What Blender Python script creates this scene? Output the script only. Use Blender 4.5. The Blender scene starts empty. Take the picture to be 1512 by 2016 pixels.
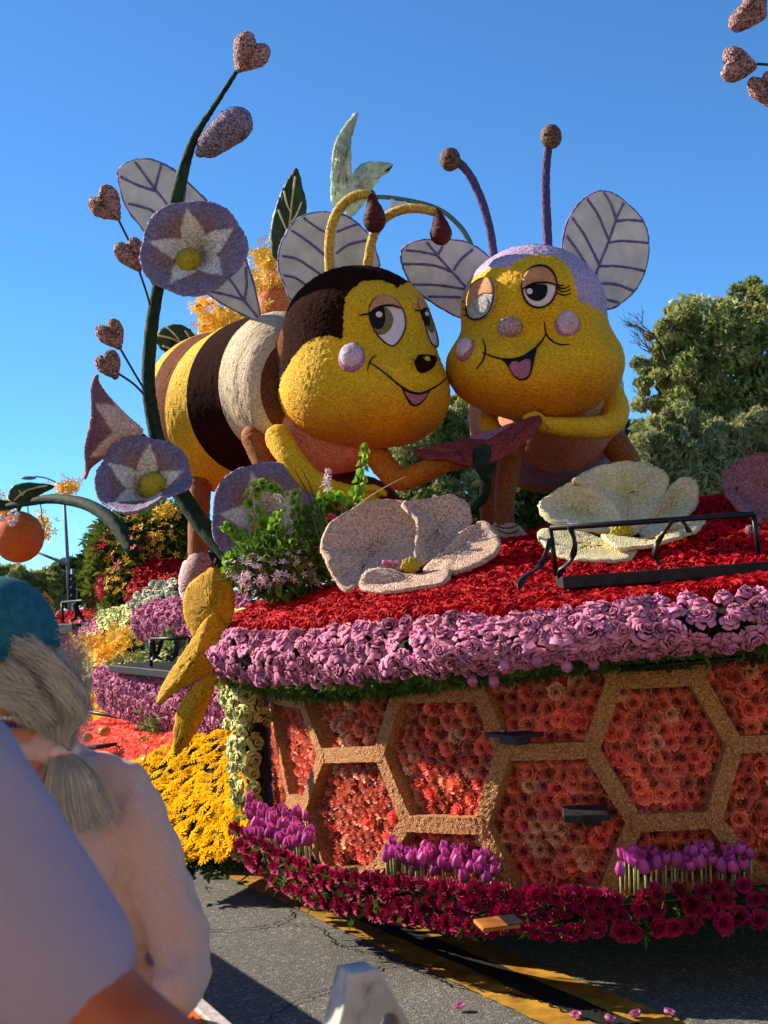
import bpy, bmesh, math, random
import numpy as np
from mathutils import Vector, Matrix, Euler
random.seed(7); np.random.seed(7)
RNG = np.random.default_rng(11)
S = bpy.context.scene
COL = S.collection
# ------------------------------------------------------------------ camera
CAMZ = 1.6      # world zero is a float datum; the road lies at GZ
GZ = -0.17
F = 2688.0
PITCH = math.atan((1190 - 1008) / F)
ROLL = math.radians(3.0)
_f = Vector((0, math.cos(PITCH), math.sin(PITCH)))
_u0 = Vector((0, -math.sin(PITCH), math.cos(PITCH)))
_x0 = Vector((1, 0, 0))
_r = _x0 * math.cos(ROLL) - _u0 * math.sin(ROLL)
_u = _x0 * math.sin(ROLL) + _u0 * math.cos(ROLL)
CAM = Vector((0, 0, CAMZ))
cam = bpy.data.cameras.new('camera'); co = bpy.data.objects.new('camera', cam); COL.objects.link(co)
m3 = Matrix((_r, _u, -_f)).transposed()
co.matrix_world = Matrix.Translation(CAM) @ m3.to_4x4()
cam.sensor_fit = 'VERTICAL'; cam.sensor_height = 36; cam.sensor_width = 27
cam.lens = 48; cam.clip_start = 0.05; cam.clip_end = 3000
cam.dof.use_dof = True; cam.dof.focus_distance = 7.5; cam.dof.aperture_fstop = 9
S.camera = co
# ------------------------------------------------------------------ light
SUN_EL = math.radians(30); SUN_H = Vector((-0.925, 0.38, 0)).normalized()
w = bpy.data.worlds.new('World'); S.world = w; w.use_nodes = True
nt = w.node_tree
for n in list(nt.nodes): nt.nodes.remove(n)
sky = nt.nodes.new('ShaderNodeTexSky'); sky.sky_type = 'NISHITA'; sky.sun_disc = False
sky.sun_elevation = SUN_EL; sky.sun_rotation = math.atan2(SUN_H.x, SUN_H.y)
sky.air_density = 1.0; sky.dust_density = 0.0; sky.ozone_density = 10.0; sky.altitude = 2000
bg = nt.nodes.new('ShaderNodeBackground'); bg.inputs[1].default_value = 0.102
wo = nt.nodes.new('ShaderNodeOutputWorld')
tn_ = nt.nodes.new('ShaderNodeMix'); tn_.data_type = 'RGBA'; tn_.blend_type = 'MULTIPLY'; tn_.inputs[0].default_value = 1; tn_.inputs[7].default_value = (.86, 1.05, 1.0, 1)
nt.links.new(sky.outputs[0], tn_.inputs[6]); nt.links.new(tn_.outputs[2], bg.inputs[0]); nt.links.new(bg.outputs[0], wo.inputs[0])
sl = bpy.data.lights.new('sun', 'SUN'); sl.energy = 4.8; sl.angle = math.radians(0.5); sl.color = (1, 0.89, 0.72)
so = bpy.data.objects.new('sun', sl); COL.objects.link(so)
sdir = (SUN_H * math.cos(SUN_EL) + Vector((0, 0, math.sin(SUN_EL))))
so.rotation_euler = sdir.to_track_quat('Z', 'Y').to_euler(); so.location = (-8, 4, 12)
S.view_settings.view_transform = 'Standard'; S.view_settings.look = 'None'
S.view_settings.exposure = 1.0; S.view_settings.gamma = 1.0; S.view_settings.use_curve_mapping = False
S.render.engine = 'CYCLES'

# ------------------------------------------------------------------ projection helpers
def ray(px, py): return _f + _r * ((px - 756) / F) + _u * ((1008 - py) / F)
def P(px, py, d): return CAM + ray(px, py) * d
def G(px, py, h=0.0):
    h += GZ; r = ray(px, py); return CAM + r * ((h - CAMZ) / r.z)
def PX(p):
    v = Vector(p) - CAM; d = v.dot(_f); return (756 + F * v.dot(_r) / d, 1008 - F * v.dot(_u) / d, d)
A_f, A_r, A_u, A_c = (np.array(v) for v in (_f, _r, _u, CAM))
def PXa(V):
    v = np.asarray(V) - A_c; d = v @ A_f
    return 756 + F * (v @ A_r) / d, 1008 - F * (v @ A_u) / d, d
TOCAM = -_f

# ------------------------------------------------------------------ object helpers
def world(o):
    m = o.matrix_basis.copy()
    return world(o.parent) @ o.matrix_parent_inverse @ m if o.parent else m
def setp(o, parent):
    if parent is not None:
        o.parent = parent; o.matrix_parent_inverse = world(parent).inverted()
def tag(o, label=None, cat=None, group=None, kind=None):
    if label: o['label'] = label
    if cat: o['category'] = cat
    if group: o['group'] = group
    if kind: o['kind'] = kind
    return o
def thing(name, label, cat, loc=(0, 0, 0), group=None):
    o = bpy.data.objects.new(name, None); o.empty_display_size = 0.1; COL.objects.link(o); o.location = loc
    return tag(o, label, cat, group)
def mesh(name, V, Fc, mats, smooth=True, idx=None, col=None):
    me = bpy.data.meshes.new(name)
    if isinstance(V, np.ndarray): V = V.tolist()
    if isinstance(Fc, np.ndarray): Fc = Fc.tolist()
    me.from_pydata([tuple(v) for v in V], [], Fc)
    if not isinstance(mats, (list, tuple)): mats = [mats]
    for m in mats: me.materials.append(m)
    if idx is not None: me.polygons.foreach_set('material_index', np.asarray(idx, dtype=np.int32))
    if smooth: me.polygons.foreach_set('use_smooth', np.ones(len(me.polygons), dtype=bool))
    if col is not None:
        a = me.color_attributes.new('Col', 'FLOAT_COLOR', 'POINT')
        c = np.ones((len(V), 4), dtype=np.float32); c[:, :3] = np.asarray(col); a.data.foreach_set('color', c.ravel())
    me.update(); return me
def obj(name, me, parent=None, mat4=None, kind=None):
    o = bpy.data.objects.new(name, me); COL.objects.link(o)
    if mat4 is not None: o.matrix_basis = mat4
    if parent is not None: setp(o, parent)
    if kind: o['kind'] = kind
    return o
def mo(name, V, Fc, mats, parent=None, smooth=True, kind=None, **k):
    return obj(name, mesh(name, V, Fc, mats, smooth, **k), parent, kind=kind)

class MB:
    def __init__(s): s.V = []; s.F = []
    def add(s, V, Fc):
        n = len(s.V); s.V += [tuple(v) for v in V]; s.F += [tuple(i + n for i in f) for f in Fc]
    def box(s, c, sx, sy, sz, ax=None):
        c = Vector(c); X, Y, Z = ax if ax else (Vector((1, 0, 0)), Vector((0, 1, 0)), Vector((0, 0, 1)))
        V = [c + X * (a * sx / 2) + Y * (b * sy / 2) + Z * (d * sz / 2) for a in (-1, 1) for b in (-1, 1) for d in (-1, 1)]
        s.add(V, [(0, 1, 3, 2), (4, 6, 7, 5), (0, 4, 5, 1), (2, 3, 7, 6), (0, 2, 6, 4), (1, 5, 7, 3)])
    def tube(s, pts, rad, seg=8, caps=True, sub=1):
        if sub > 1: pts, rad = smooth_path(pts, rad, sub)
        pts = [Vector(p) for p in pts]; n = len(pts)
        if not hasattr(rad, '__len__'): rad = [rad] * n
        T = [(pts[min(i + 1, n - 1)] - pts[max(i - 1, 0)]).normalized() for i in range(n)]
        a = T[0].orthogonal().normalized(); V = []
        for i in range(n):
            a = (a - T[i] * a.dot(T[i])).normalized(); b = T[i].cross(a)
            V += [pts[i] + (a * math.cos(t) + b * math.sin(t)) * rad[i] for t in [2 * math.pi * k / seg for k in range(seg)]]
        Fc = [(i * seg + k, i * seg + (k + 1) % seg, (i + 1) * seg + (k + 1) % seg, (i + 1) * seg + k) for i in range(n - 1) for k in range(seg)]
        if caps: Fc += [tuple(range(seg))[::-1], tuple((n - 1) * seg + k for k in range(seg))]
        s.add(V, Fc)
    def sphere(s, c, r, seg=16, ax=None):
        c = Vector(c); rr = r if hasattr(r, '__len__') else (r, r, r)
        X, Y, Z = ax if ax else (Vector((1, 0, 0)), Vector((0, 1, 0)), Vector((0, 0, 1)))
        V = []; h = seg // 2
        for i in range(1, h):
            t = math.pi * i / h
            for k in range(seg):
                p = 2 * math.pi * k / seg
                V.append(c + X * (rr[0] * math.sin(t) * math.cos(p)) + Y * (rr[1] * math.sin(t) * math.sin(p)) + Z * (rr[2] * math.cos(t)))
        V += [c + Z * rr[2], c - Z * rr[2]]; a, b = len(V) - 2, len(V) - 1
        Fc = [(i * seg + k, (i + 1) * seg + k, (i + 1) * seg + (k + 1) % seg, i * seg + (k + 1) % seg) for i in range(h - 2) for k in range(seg)]
        Fc += [(a, k, (k + 1) % seg) for k in range(seg)] + [(b, (h - 2) * seg + (k + 1) % seg, (h - 2) * seg + k) for k in range(seg)]
        s.add(V, Fc)
    def build(s, name, mat, parent=None, smooth=True, kind=None, **k):
        return mo(name, s.V, s.F, mat, parent, smooth, kind, **k)
def catmull(pts, sub, closed=False):
    pts = [np.array(p, float) for p in pts]; n = len(pts); out = []
    for i in range(n if closed else n - 1):
        g = (lambda j: pts[j % n]) if closed else (lambda j: pts[min(max(j, 0), n - 1)])
        a, b, c, d = g(i - 1), g(i), g(i + 1), g(i + 2)
        for k in range(sub):
            t = k / sub
            out.append(0.5 * (2 * b + (c - a) * t + (2 * a - 5 * b + 4 * c - d) * t * t + (3 * b - a - 3 * c + d) * t ** 3))
    if not closed: out.append(pts[-1])
    return out
def smooth_path(pts, rad, sub):
    if not hasattr(rad, '__len__'): rad = [rad] * len(pts)
    q = catmull([tuple(p) + (r,) for p, r in zip(pts, rad)], sub)
    return [Vector(v[:3]) for v in q], [float(v[3]) for v in q]
def tube(name, pts, rad, mat, parent=None, seg=10, sub=6, kind=None, rough=0.0):
    b = MB(); b.tube(pts, rad, seg, sub=sub)
    if rough: b.V = [tuple(c + random.uniform(-rough, rough) for c in v) for v in b.V]
    return b.build(name, mat, parent, kind=kind)

# ------------------------------------------------------------------ materials
def lin(c):
    if isinstance(c, str):
        c = [int(c[i:i + 2], 16) / 255 for i in (0, 2, 4)]
        return tuple(x / 12.92 if x <= 0.04045 else ((x + 0.055) / 1.055) ** 2.4 for x in c)
    return tuple(c)
MATS = {}
def mat(name, c1, c2=None, scale=40, rough=0.8, bump=0.0, bdist=0.004, kind='noise', vary=0.0, attr=False, spec=0.3,
        detail=4, trans=0.0, contrast=(0.35, 0.65), sss=0.0, big=None, bscale=None, metal=0.0, hue=0.0):
    if name in MATS: return MATS[name]
    m = bpy.data.materials.new(name); m.use_nodes = True; t = m.node_tree; N = t.nodes; L = t.links
    bs = N['Principled BSDF']; bs.inputs['Roughness'].default_value = rough
    bs.inputs['Specular IOR Level'].default_value = spec; bs.inputs['Metallic'].default_value = metal
    c1 = lin(c1); c2 = lin(c2) if c2 else c1
    tc = N.new('ShaderNodeTexCoord')
    def tex(sc, kd):
        if kd == 'noise':
            n = N.new('ShaderNodeTexNoise'); n.inputs['Scale'].default_value = sc; n.inputs['Detail'].default_value = detail; o = n.outputs['Fac']
        else:
            n = N.new('ShaderNodeTexVoronoi'); n.inputs['Scale'].default_value = sc; o = n.outputs['Color']
        L.new(tc.outputs['Object'], n.inputs['Vector']); return n, o
    n1, o1 = tex(scale, kind)
    if kind == 'voronoi':
        sp = N.new('ShaderNodeSeparateColor'); L.new(o1, sp.inputs[0]); o1 = sp.outputs[0]
    mr = N.new('ShaderNodeMapRange'); mr.inputs[1].default_value, mr.inputs[2].default_value = contrast if kind == 'noise' else (0.1, 0.9)
    L.new(o1, mr.inputs[0])
    mx = N.new('ShaderNodeMix'); mx.data_type = 'RGBA'; L.new(mr.outputs[0], mx.inputs[0])
    mx.inputs[6].default_value = (*c1, 1); mx.inputs[7].default_value = (*c2, 1)
    out = mx.outputs[2]
    def mul(a, b, fac=1.0):
        k = N.new('ShaderNodeMix'); k.data_type = 'RGBA'; k.blend_type = 'MULTIPLY'; k.inputs[0].default_value = fac
        L.new(a, k.inputs[6])
        if hasattr(b, 'is_output'): L.new(b, k.inputs[7])
        else: k.inputs[7].default_value = b
        return k.outputs[2]
    if attr:
        ca = N.new('ShaderNodeVertexColor'); ca.layer_name = 'Col'; out = mul(out, ca.outputs[0])
    if big:
        nb, ob = tex(bscale or 2.0, 'noise'); r2 = N.new('ShaderNodeMapRange'); r2.inputs[1].default_value = 0.35; r2.inputs[2].default_value = 0.65
        r2.inputs[3].default_value = big; r2.inputs[4].default_value = 1.0; L.new(ob, r2.inputs[0])
        cc = N.new('ShaderNodeCombineColor'); [L.new(r2.outputs[0], cc.inputs[i]) for i in range(3)]; out = mul(out, cc.outputs[0])
    if vary or hue:
        oi = N.new('ShaderNodeObjectInfo'); hs = N.new('ShaderNodeHueSaturation')
        r3 = N.new('ShaderNodeMapRange'); r3.inputs[3].default_value = 1 - vary; r3.inputs[4].default_value = 1 + vary
        L.new(oi.outputs['Random'], r3.inputs[0]); L.new(r3.outputs[0], hs.inputs['Value'])
        wn = N.new('ShaderNodeTexWhiteNoise'); wn.noise_dimensions = '1D'; L.new(oi.outputs['Random'], wn.inputs['W'])
        r4 = N.new('ShaderNodeMapRange'); r4.inputs[3].default_value = 0.5 - hue; r4.inputs[4].default_value = 0.5 + hue
        L.new(wn.outputs[0], r4.inputs[0]); L.new(r4.outputs[0], hs.inputs['Hue'])
        L.new(out, hs.inputs['Color']); out = hs.outputs[0]
    L.new(out, bs.inputs['Base Color'])
    if bump:
        bp = N.new('ShaderNodeBump'); bp.inputs['Strength'].default_value = bump; bp.inputs['Distance'].default_value = bdist
        if kind == 'voronoi': L.new(n1.outputs['Distance'], bp.inputs['Height'])
        else: L.new(n1.outputs['Fac'], bp.inputs['Height'])
        L.new(bp.outputs[0], bs.inputs['Normal'])
    if trans:
        tr = N.new('ShaderNodeBsdfTranslucent'); L.new(out, tr.inputs[0]); ms = N.new('ShaderNodeMixShader'); ms.inputs[0].default_value = trans
        L.new(bs.outputs[0], ms.inputs[1]); L.new(tr.outputs[0], ms.inputs[2]); L.new(ms.outputs[0], N['Material Output'].inputs[0])
    MATS[name] = m; return m
def fuzz(name, c1, c2, **k):    # crushed seeds and chopped petals glued on
    a = dict(scale=125, kind='voronoi', rough=0.75, bump=0.55, bdist=0.005, big=0.85, bscale=5, spec=0.35); a.update(k)
    return mat(name, c1, c2, **a)
M = dict(
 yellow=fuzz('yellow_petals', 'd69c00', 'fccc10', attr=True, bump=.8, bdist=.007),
 yellow2=fuzz('yellow_flakes', 'd89c00', 'fccc18', bump=.8, bdist=.007),
 brown=fuzz('dark_brown_seed', '1c0a05', '331509', spec=.06, rough=.95),
 brown2=fuzz('cocoa_seed', '5a3220', '7c4e32', spec=.1, rough=.9),
 cream=fuzz('oat_seed', 'b8a286', 'e4d0ac'),
 salmon=fuzz('salmon_petals', 'c47454', 'eca884'),
 orange=fuzz('orange_ochre', 'b05a08', 'd98a1c'),
 legbrown=fuzz('amber_brown', '7c3c12', 'a4602a'),
 gold=fuzz('golden_straw', 'a67c12', 'e8c45a'),
 maroon=fuzz('maroon_seed', '3c0c0a', '641a14'),
 lav=fuzz('lavender_crust', '9a84a8', 'ceb8d0'),
 lavdk=fuzz('violet_crust', '3e3160', '625086'),
 plum=fuzz('plum_crust', '8c6084', 'b890ac'),
 wing=mat('rice_wing', 'c8ccca', 'e4e4de', scale=9, bump=0.25, bdist=0.002, rough=0.7, big=0.9, bscale=3),
 vein=fuzz('wing_vein', '5c4c84', '8c80b4', scale=140, bump=0.5),
 pinkseed=fuzz('pink_oat', '8a5c60', 'd9b4ae'),
 pinkball=fuzz('blush_rice', 'c098ae', 'e8cfd8', scale=120, bump=0.4, bdist=0.004),
 blushrim=fuzz('blush_rim', '9c5a84', 'b87ea4', scale=120, bump=0.4, bdist=0.004),
 black=mat('black_felt', '060606', '121212', scale=60),
 blackmetal=mat('black_steel', '0b0c0e', '191a1d', scale=18, rough=0.45, bump=0.1, big=0.7),
 blackwood=mat('black_painted_wood', '121316', '2a2c30', scale=22, rough=0.6, bump=0.3, big=0.75),
 white=mat('felt_white', 'd8c8cc', 'e6dadb', scale=80),
 lid=fuzz('eyelid_tan', 'c07c4c', 'dc9c6c', scale=130, bump=0.4, bdist=0.003),
 olive=fuzz('olive_iris', '6e6238', '8c8054', scale=130, bump=0.4, bdist=0.003),
 tongue=fuzz('tongue_rose', 'a05468', 'bc7486', scale=130, bump=0.4, bdist=0.003),
 speck=fuzz('speckled_rice', '6f8f98', 'f0d8c8', scale=150, bump=0.8),
 glory=fuzz('glory_crust', 'c8c8c8', 'ffffff', attr=True, scale=85),
 stem=mat('painted_stem', '0c2416', '20402a', scale=14, bump=0.5, bdist=0.01, rough=0.8, big=0.7),
 thinstem=mat('thin_stem', '1b3030', '2c4648', scale=14, rough=0.5),
 leafdk=mat('dark_leaf', '1d3314', '33501f', scale=16, bump=0.5, bdist=0.006, rough=0.5, big=0.75),
 leafpale=mat('pale_leaf', 'b4cca4', 'f0f4de', scale=26, bump=0.9, bdist=0.016, rough=0.6, big=0.7, trans=.4),
 leafvein=mat('leaf_rib', 'b89c6c', 'd6c096', scale=30, rough=0.7),
 fruit=fuzz('orange_peel', 'c04e10', 'e0762a', scale=140, bump=0.5),
 fruit2=fuzz('peach_crust', 'b85a30', 'd88858', scale=110),
 mustard=fuzz('mustard_petal', 'c48c00', 'f0bc18', scale=130, bump=0.7, bdist=0.006, trans=0.25),
 crimson=fuzz('crimson_petal', '6a1c1c', '94403a'),
 poppyp=fuzz('coconut_pink', 'c49478', 'ffdfc4', bump=.9, bdist=.008, trans=0.12),
 poppyc=fuzz('coconut_cream', 'dcc888', 'fff6d0', bump=.9, bdist=.008, attr=True, trans=0.12),
 poppyr=fuzz('rose_crust', '7c4246', 'b0757a', trans=0.1),
 billy=fuzz('craspedia', '9c8a10', 'cdb830', scale=200),
 bar=fuzz('cork_seed', 'ac6834', 'e0a468', scale=150, bump=1.0, bdist=0.01, big=0.85),
 back=mat('orange_board', 'cc4418', 'e05c24', scale=14, rough=0.8, big=0.7),
 rosel=mat('lilac_rose', 'd07298', 'eaa2be', scale=12, rough=0.75, attr=True, vary=0.25, trans=0.2, hue=0.015, spec=.12),
 roser=mat('red_rose', 'a80310', 'd00a1c', scale=12, rough=0.65, attr=True, vary=0.25, trans=0.15, spec=.15),
 rosep=mat('pink_bud', 'c86aa0', 'd890b8', scale=12, rough=0.5, attr=True, vary=0.15, trans=0.2),
 kale=mat('pale_kale', 'c4cc6c', 'eef0a4', scale=12, rough=0.6, attr=True, vary=0.15, trans=0.2),
 whiterose=mat('white_rose', 'ccd0a8', 'e6e8cc', scale=12, rough=0.6, attr=True, vary=0.1, trans=0.2),
 carn=mat('coral_carnation', 'ff6c58', 'ffa08c', scale=16, rough=0.7, attr=True, vary=0.3, trans=0.2, hue=0.012),
 carnp=mat('peach_carnation', 'ffb088', 'ffd0b0', scale=16, rough=0.7, attr=True, vary=0.15, trans=0.2),
 carnm=mat('wine_carnation', '8c0c40', 'b41454', scale=16, rough=0.7, attr=True, vary=0.3, trans=0.15),
 tulip=mat('purple_tulip', 'b03c94', 'd868b4', scale=14, rough=0.45, attr=True, vary=0.25, trans=0.25, hue=0.015),
 daisy=mat('yellow_daisy', 'e8a400', 'fcc400', scale=14, rough=0.8, attr=True, vary=0.12, trans=0.2, spec=.03),
 orchid=mat('orchid_yellow', 'f2b41c', 'ffdc48', scale=14, rough=0.6, vary=0.15, trans=0.25),
 redsmall=mat('small_red', 'b81c38', 'd83c58', scale=14, rough=0.6, trans=0.2),
 pinksmall=mat('small_pink', 'e0b8c4', 'f4dce0', scale=14, rough=0.6, trans=0.2),
 green=mat('moss', '14240c', '2c4416', scale=30, rough=0.8, bump=0.6, bdist=0.01),
 darkgreen=mat('dark_moss', '0b1408', '1a2a10', scale=30, rough=0.9, bump=0.6, bdist=0.02),
 grass=mat('fern', '2c4a14', '5e8028', scale=6, rough=0.6, trans=0.25),
 ferny=mat('pale_fern', '6c8a3c', 'a0b868', scale=6, rough=0.6, trans=0.25),
 bell=mat('bell_green', '6c9a28', 'a8cc50', scale=10, rough=0.5, trans=0.35),
 skirt=mat('black_cloth', '050505', '0c0c0c', scale=20, rough=0.9),
)
# ------------------------------------------------------------------ flower prototypes (unit radius, facing +Z)
def petal_grid(V, Fc, C, a0, wid, prof, cols, nu=4, warp=0.0):
    """prof: list of (radius, z, halfwidth factor); C gets a tone per row"""
    b = len(V)
    for j, (rr, z, hw) in enumerate(prof):
        for i in range(nu):
            t = i / (nu - 1) * 2 - 1; a = a0 + t * wid * hw
            cup = 1 + 0.0 * t; r = rr * (1 - 0.10 * t * t)
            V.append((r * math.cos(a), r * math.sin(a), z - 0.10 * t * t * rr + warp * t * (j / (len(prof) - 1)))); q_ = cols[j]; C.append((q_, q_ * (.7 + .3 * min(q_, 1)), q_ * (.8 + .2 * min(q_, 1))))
    for j in range(len(prof) - 1):
        for i in range(nu - 1):
            k = b + j * nu + i; Fc.append((k, k + 1, k + nu + 1, k + nu))
def rose_geo(seed=0, openness=1.0):
    rd = random.Random(seed); V, Fc, C = [], [], []
    for n, R, z, lip, wid in [(5, 1.08, .18, -.26, .72), (5, .86, .42, -.16, .78), (4, .62, .60, -.05, .95), (3, .40, .72, .03, 1.2), (3, .20, .76, .05, 1.4)]:
        o = rd.uniform(0, 6)
        for k in range(n):
            a = o + k * 2 * math.pi / n + rd.uniform(-.25, .25); R2 = R * rd.uniform(.86, 1.12) * (openness if n == 5 else 1); zz = z + rd.uniform(-.10, .10); tn = rd.uniform(.82, 1.12)
            petal_grid(V, Fc, C, a, wid, [(R2 * .40, -.25, .6), (R2 * .74, zz * .6, 1.0), (R2 * .86, zz + .06, 1.0), (R2 * 1.06, zz + lip, .66)], [.16 * tn, .42 * tn, .9 * tn, 1.15 * tn], warp=rd.uniform(-.14, .14))  # pale lips are petal colour; dark bases paint in shade between petals
    return np.array(V), Fc, np.array(C)
def bud_geo(seed=0):
    rd = random.Random(seed); V, Fc, C = [], [], []
    for n, R, z, wid in [(4, .62, 1.1, .95), (3, .40, 1.25, 1.2)]:
        o = rd.uniform(0, 6)
        for k in range(n):
            petal_grid(V, Fc, C, o + k * 2 * math.pi / n, wid, [(R * .3, -.3, .7), (R * .95, .2, 1), (R * 1.0, z * .75, 1), (R * .95, z, .7)], [.45, .8, 1, 1.1])
    return np.array(V), Fc, np.array(C)
def carn_geo(seed=0):   # ruffled petals with pinked edges
    rd = random.Random(seed); V, Fc, C = [], [], []; nu = 7
    for n, R, z, wd in [(7, 1.0, .12, .62), (6, .86, .40, .66), (5, .64, .62, .8), (4, .40, .76, 1.0), (2, .2, .82, 1.4)]:
        o = rd.uniform(0, 6)
        for k in range(n):
            a0 = o + k * 2 * math.pi / n + rd.uniform(-.3, .3); R2 = R * rd.uniform(.82, 1.12); zz = z + rd.uniform(-.12, .12); tn = rd.uniform(.82, 1.15); b = len(V)
            for j, (q, zq, hw, t) in enumerate([(.18, -.25, .5, .35), (.66, zz * .75, .9, .72), (1.0, zz, 1.0, 1.2)]):  # tone darkens inward: crevice shade put into the petal colour
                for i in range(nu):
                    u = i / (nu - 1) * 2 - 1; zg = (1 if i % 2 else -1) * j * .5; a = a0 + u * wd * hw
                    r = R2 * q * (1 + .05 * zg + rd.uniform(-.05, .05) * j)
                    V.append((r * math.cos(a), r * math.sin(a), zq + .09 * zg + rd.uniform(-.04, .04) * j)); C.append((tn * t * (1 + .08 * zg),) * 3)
            for j in range(2):
                for i in range(nu - 1):
                    c_ = b + j * nu + i; Fc.append((c_, c_ + 1, c_ + nu + 1, c_ + nu))
    return np.array(V), Fc, np.array(C)
def daisy_geo(seed=0):
    rd = random.Random(seed); V, Fc, C = [], [], []
    for lay, (n, R, z) in enumerate([(16, 1.0, .0), (12, .8, .1)]):
        for k in range(n):
            a = 2 * math.pi * (k + .5 * lay) / n + rd.uniform(-.06, .06); R2 = R * rd.uniform(.9, 1.08); w_ = .1
            c, s = math.cos(a), math.sin(a); b = len(V); dz = rd.uniform(-.12, .12)
            for (r, hw, zz) in [(.15, .05, z), (R2 * .6, w_ * 1.1, z + .1 + dz * .4), (R2, w_ * .55, z + .02 + dz)]:
                V += [(r * c - s * hw, r * s + c * hw, zz), (r * c + s * hw, r * s - c * hw, zz)]
            C += [(.75,) * 3] * 2 + [(1.0,) * 3] * 2 + [(1.08,) * 3] * 2
            Fc += [(b, b + 1, b + 3, b + 2), (b + 2, b + 3, b + 5, b + 4)]
    b = len(V); n = 8; V.append((0, 0, .22)); C.append((.8, .62, .2))
    for i in range(n):
        V.append((.2 * math.cos(i * .7854), .2 * math.sin(i * .7854), .12)); C.append((.6, .5, .3))
    Fc += [(b, b + 1 + i, b + 1 + (i + 1) % n) for i in range(n)]
    return np.array(V), Fc, np.array(C)
def tulip_geo(seed=0):
    rd = random.Random(seed); V, Fc, C = [], [], []; op = rd.uniform(.75, 1.35)
    for lay in range(2):
        for k in range(3):
            a = (k + .5 * lay) * 2.094 + rd.uniform(-.1, .1); s = 1 - .08 * lay
            petal_grid(V, Fc, C, a, .75, [(.12, -1.0, .8), (.62 * s, -.75, 1), (.78 * s, 0, 1), (.66 * s * op, .7, .85), (.60 * s * op * op, 1.02 + rd.uniform(-.12, .12), .38)], [.9, .85, .95, 1.1, 1.25])
    return np.array(V), Fc, np.array(C)
def small_geo(seed=0):   # little five-petal blossom
    rd = random.Random(seed); V, Fc = [(0, 0, 0)], []
    for k in range(5):
        a = k * 1.2566 + rd.uniform(-.2, .2); b = len(V)
        V += [(.6 * math.cos(a - .35), .6 * math.sin(a - .35), .1), (1.0 * math.cos(a), 1.0 * math.sin(a), rd.uniform(0, .4)), (.6 * math.cos(a + .35), .6 * math.sin(a + .35), .1)]
        Fc += [(0, b, b + 1), (0, b + 1, b + 2)]
    return np.array(V), Fc, np.ones((len(V), 3))
def blade_geo(seed=0):   # tuft of narrow blades
    rd = random.Random(seed); V, Fc = [], []
    for k in range(7):
        a = rd.uniform(0, 6.28); l = rd.uniform(.6, 1.1); t = rd.uniform(.15, .8); c, s = math.cos(a), math.sin(a); b = len(V); w_ = .035
        V += [(-s * w_, c * w_, 0), (s * w_, -c * w_, 0), (c * l * t * .6, s * l * t * .6, l * .7), (c * l * t * 1.2, s * l * t * 1.2, l * (1 - .4 * t))]
        Fc += [(b, b + 1, b + 2), (b + 1, b + 3, b + 2)]
    return np.array(V), Fc, np.ones((len(V), 3))
GEO = {}
def protos(kind, fn, m, n=4):
    out = []
    for i in range(n):
        V, Fc, C = fn(i * 13 + 5) if fn is not rose_geo else fn(i * 13 + 5, 1.1 - .12 * (i % 4)); out.append((mesh(kind, V, Fc, m, col=C), V, Fc, C))
    GEO[(kind, m.name)] = out; return out
def orient(p, nrm, s, spin=None, squash=1.0):
    q = Vector(nrm).normalized().to_track_quat('Z', 'Y').to_matrix().to_4x4()
    return Matrix.Translation(Vector(p)) @ q @ Matrix.Rotation(random.uniform(0, 6.28) if spin is None else spin, 4, 'Z') @ Matrix.Diagonal((s, s, s * squash, 1))
def merged(name, protos_, mats4, m, parent=None, kind='stuff', label=None, cat=None):
    Vs, Fs, Cs, off = [], [], [], 0
    for i, X in enumerate(mats4):
        _, V, Fc, C = protos_[i % len(protos_)]; A = np.array(X)
        Vs.append(V @ A[:3, :3].T + A[:3, 3]); Cs.append(C)
        Fs += [tuple(k + off for k in f) for f in Fc]; off += len(V)
    if not Vs: return None
    o = obj(name, mesh(name, np.concatenate(Vs), Fs, m, col=np.concatenate(Cs)), parent, kind=kind)
    return tag(o, label, cat)
def plant_many(name, pr, spots, parent, m, limit=300, restname=None):
    """spots: list of Matrix (world). nearest `limit` become single parts, the rest one joined part"""
    vis, rest = [], []
    for X in spots:
        x, y, d = PX(X.translation); s = X.to_scale()[0] / d
        (vis if (-120 < x < 1632 and 0 < y < 2100) else rest).append((s, X))
    vis.sort(key=lambda t: -t[0]); rest = [x for _, x in vis[limit:]] + [x for _, x in rest]
    for i, (_, X) in enumerate(vis[:limit]):
        obj(name, pr[i % len(pr)][0], parent, X)
    if rest: merged(restname or name + '_bank', pr, rest, m, parent)
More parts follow.
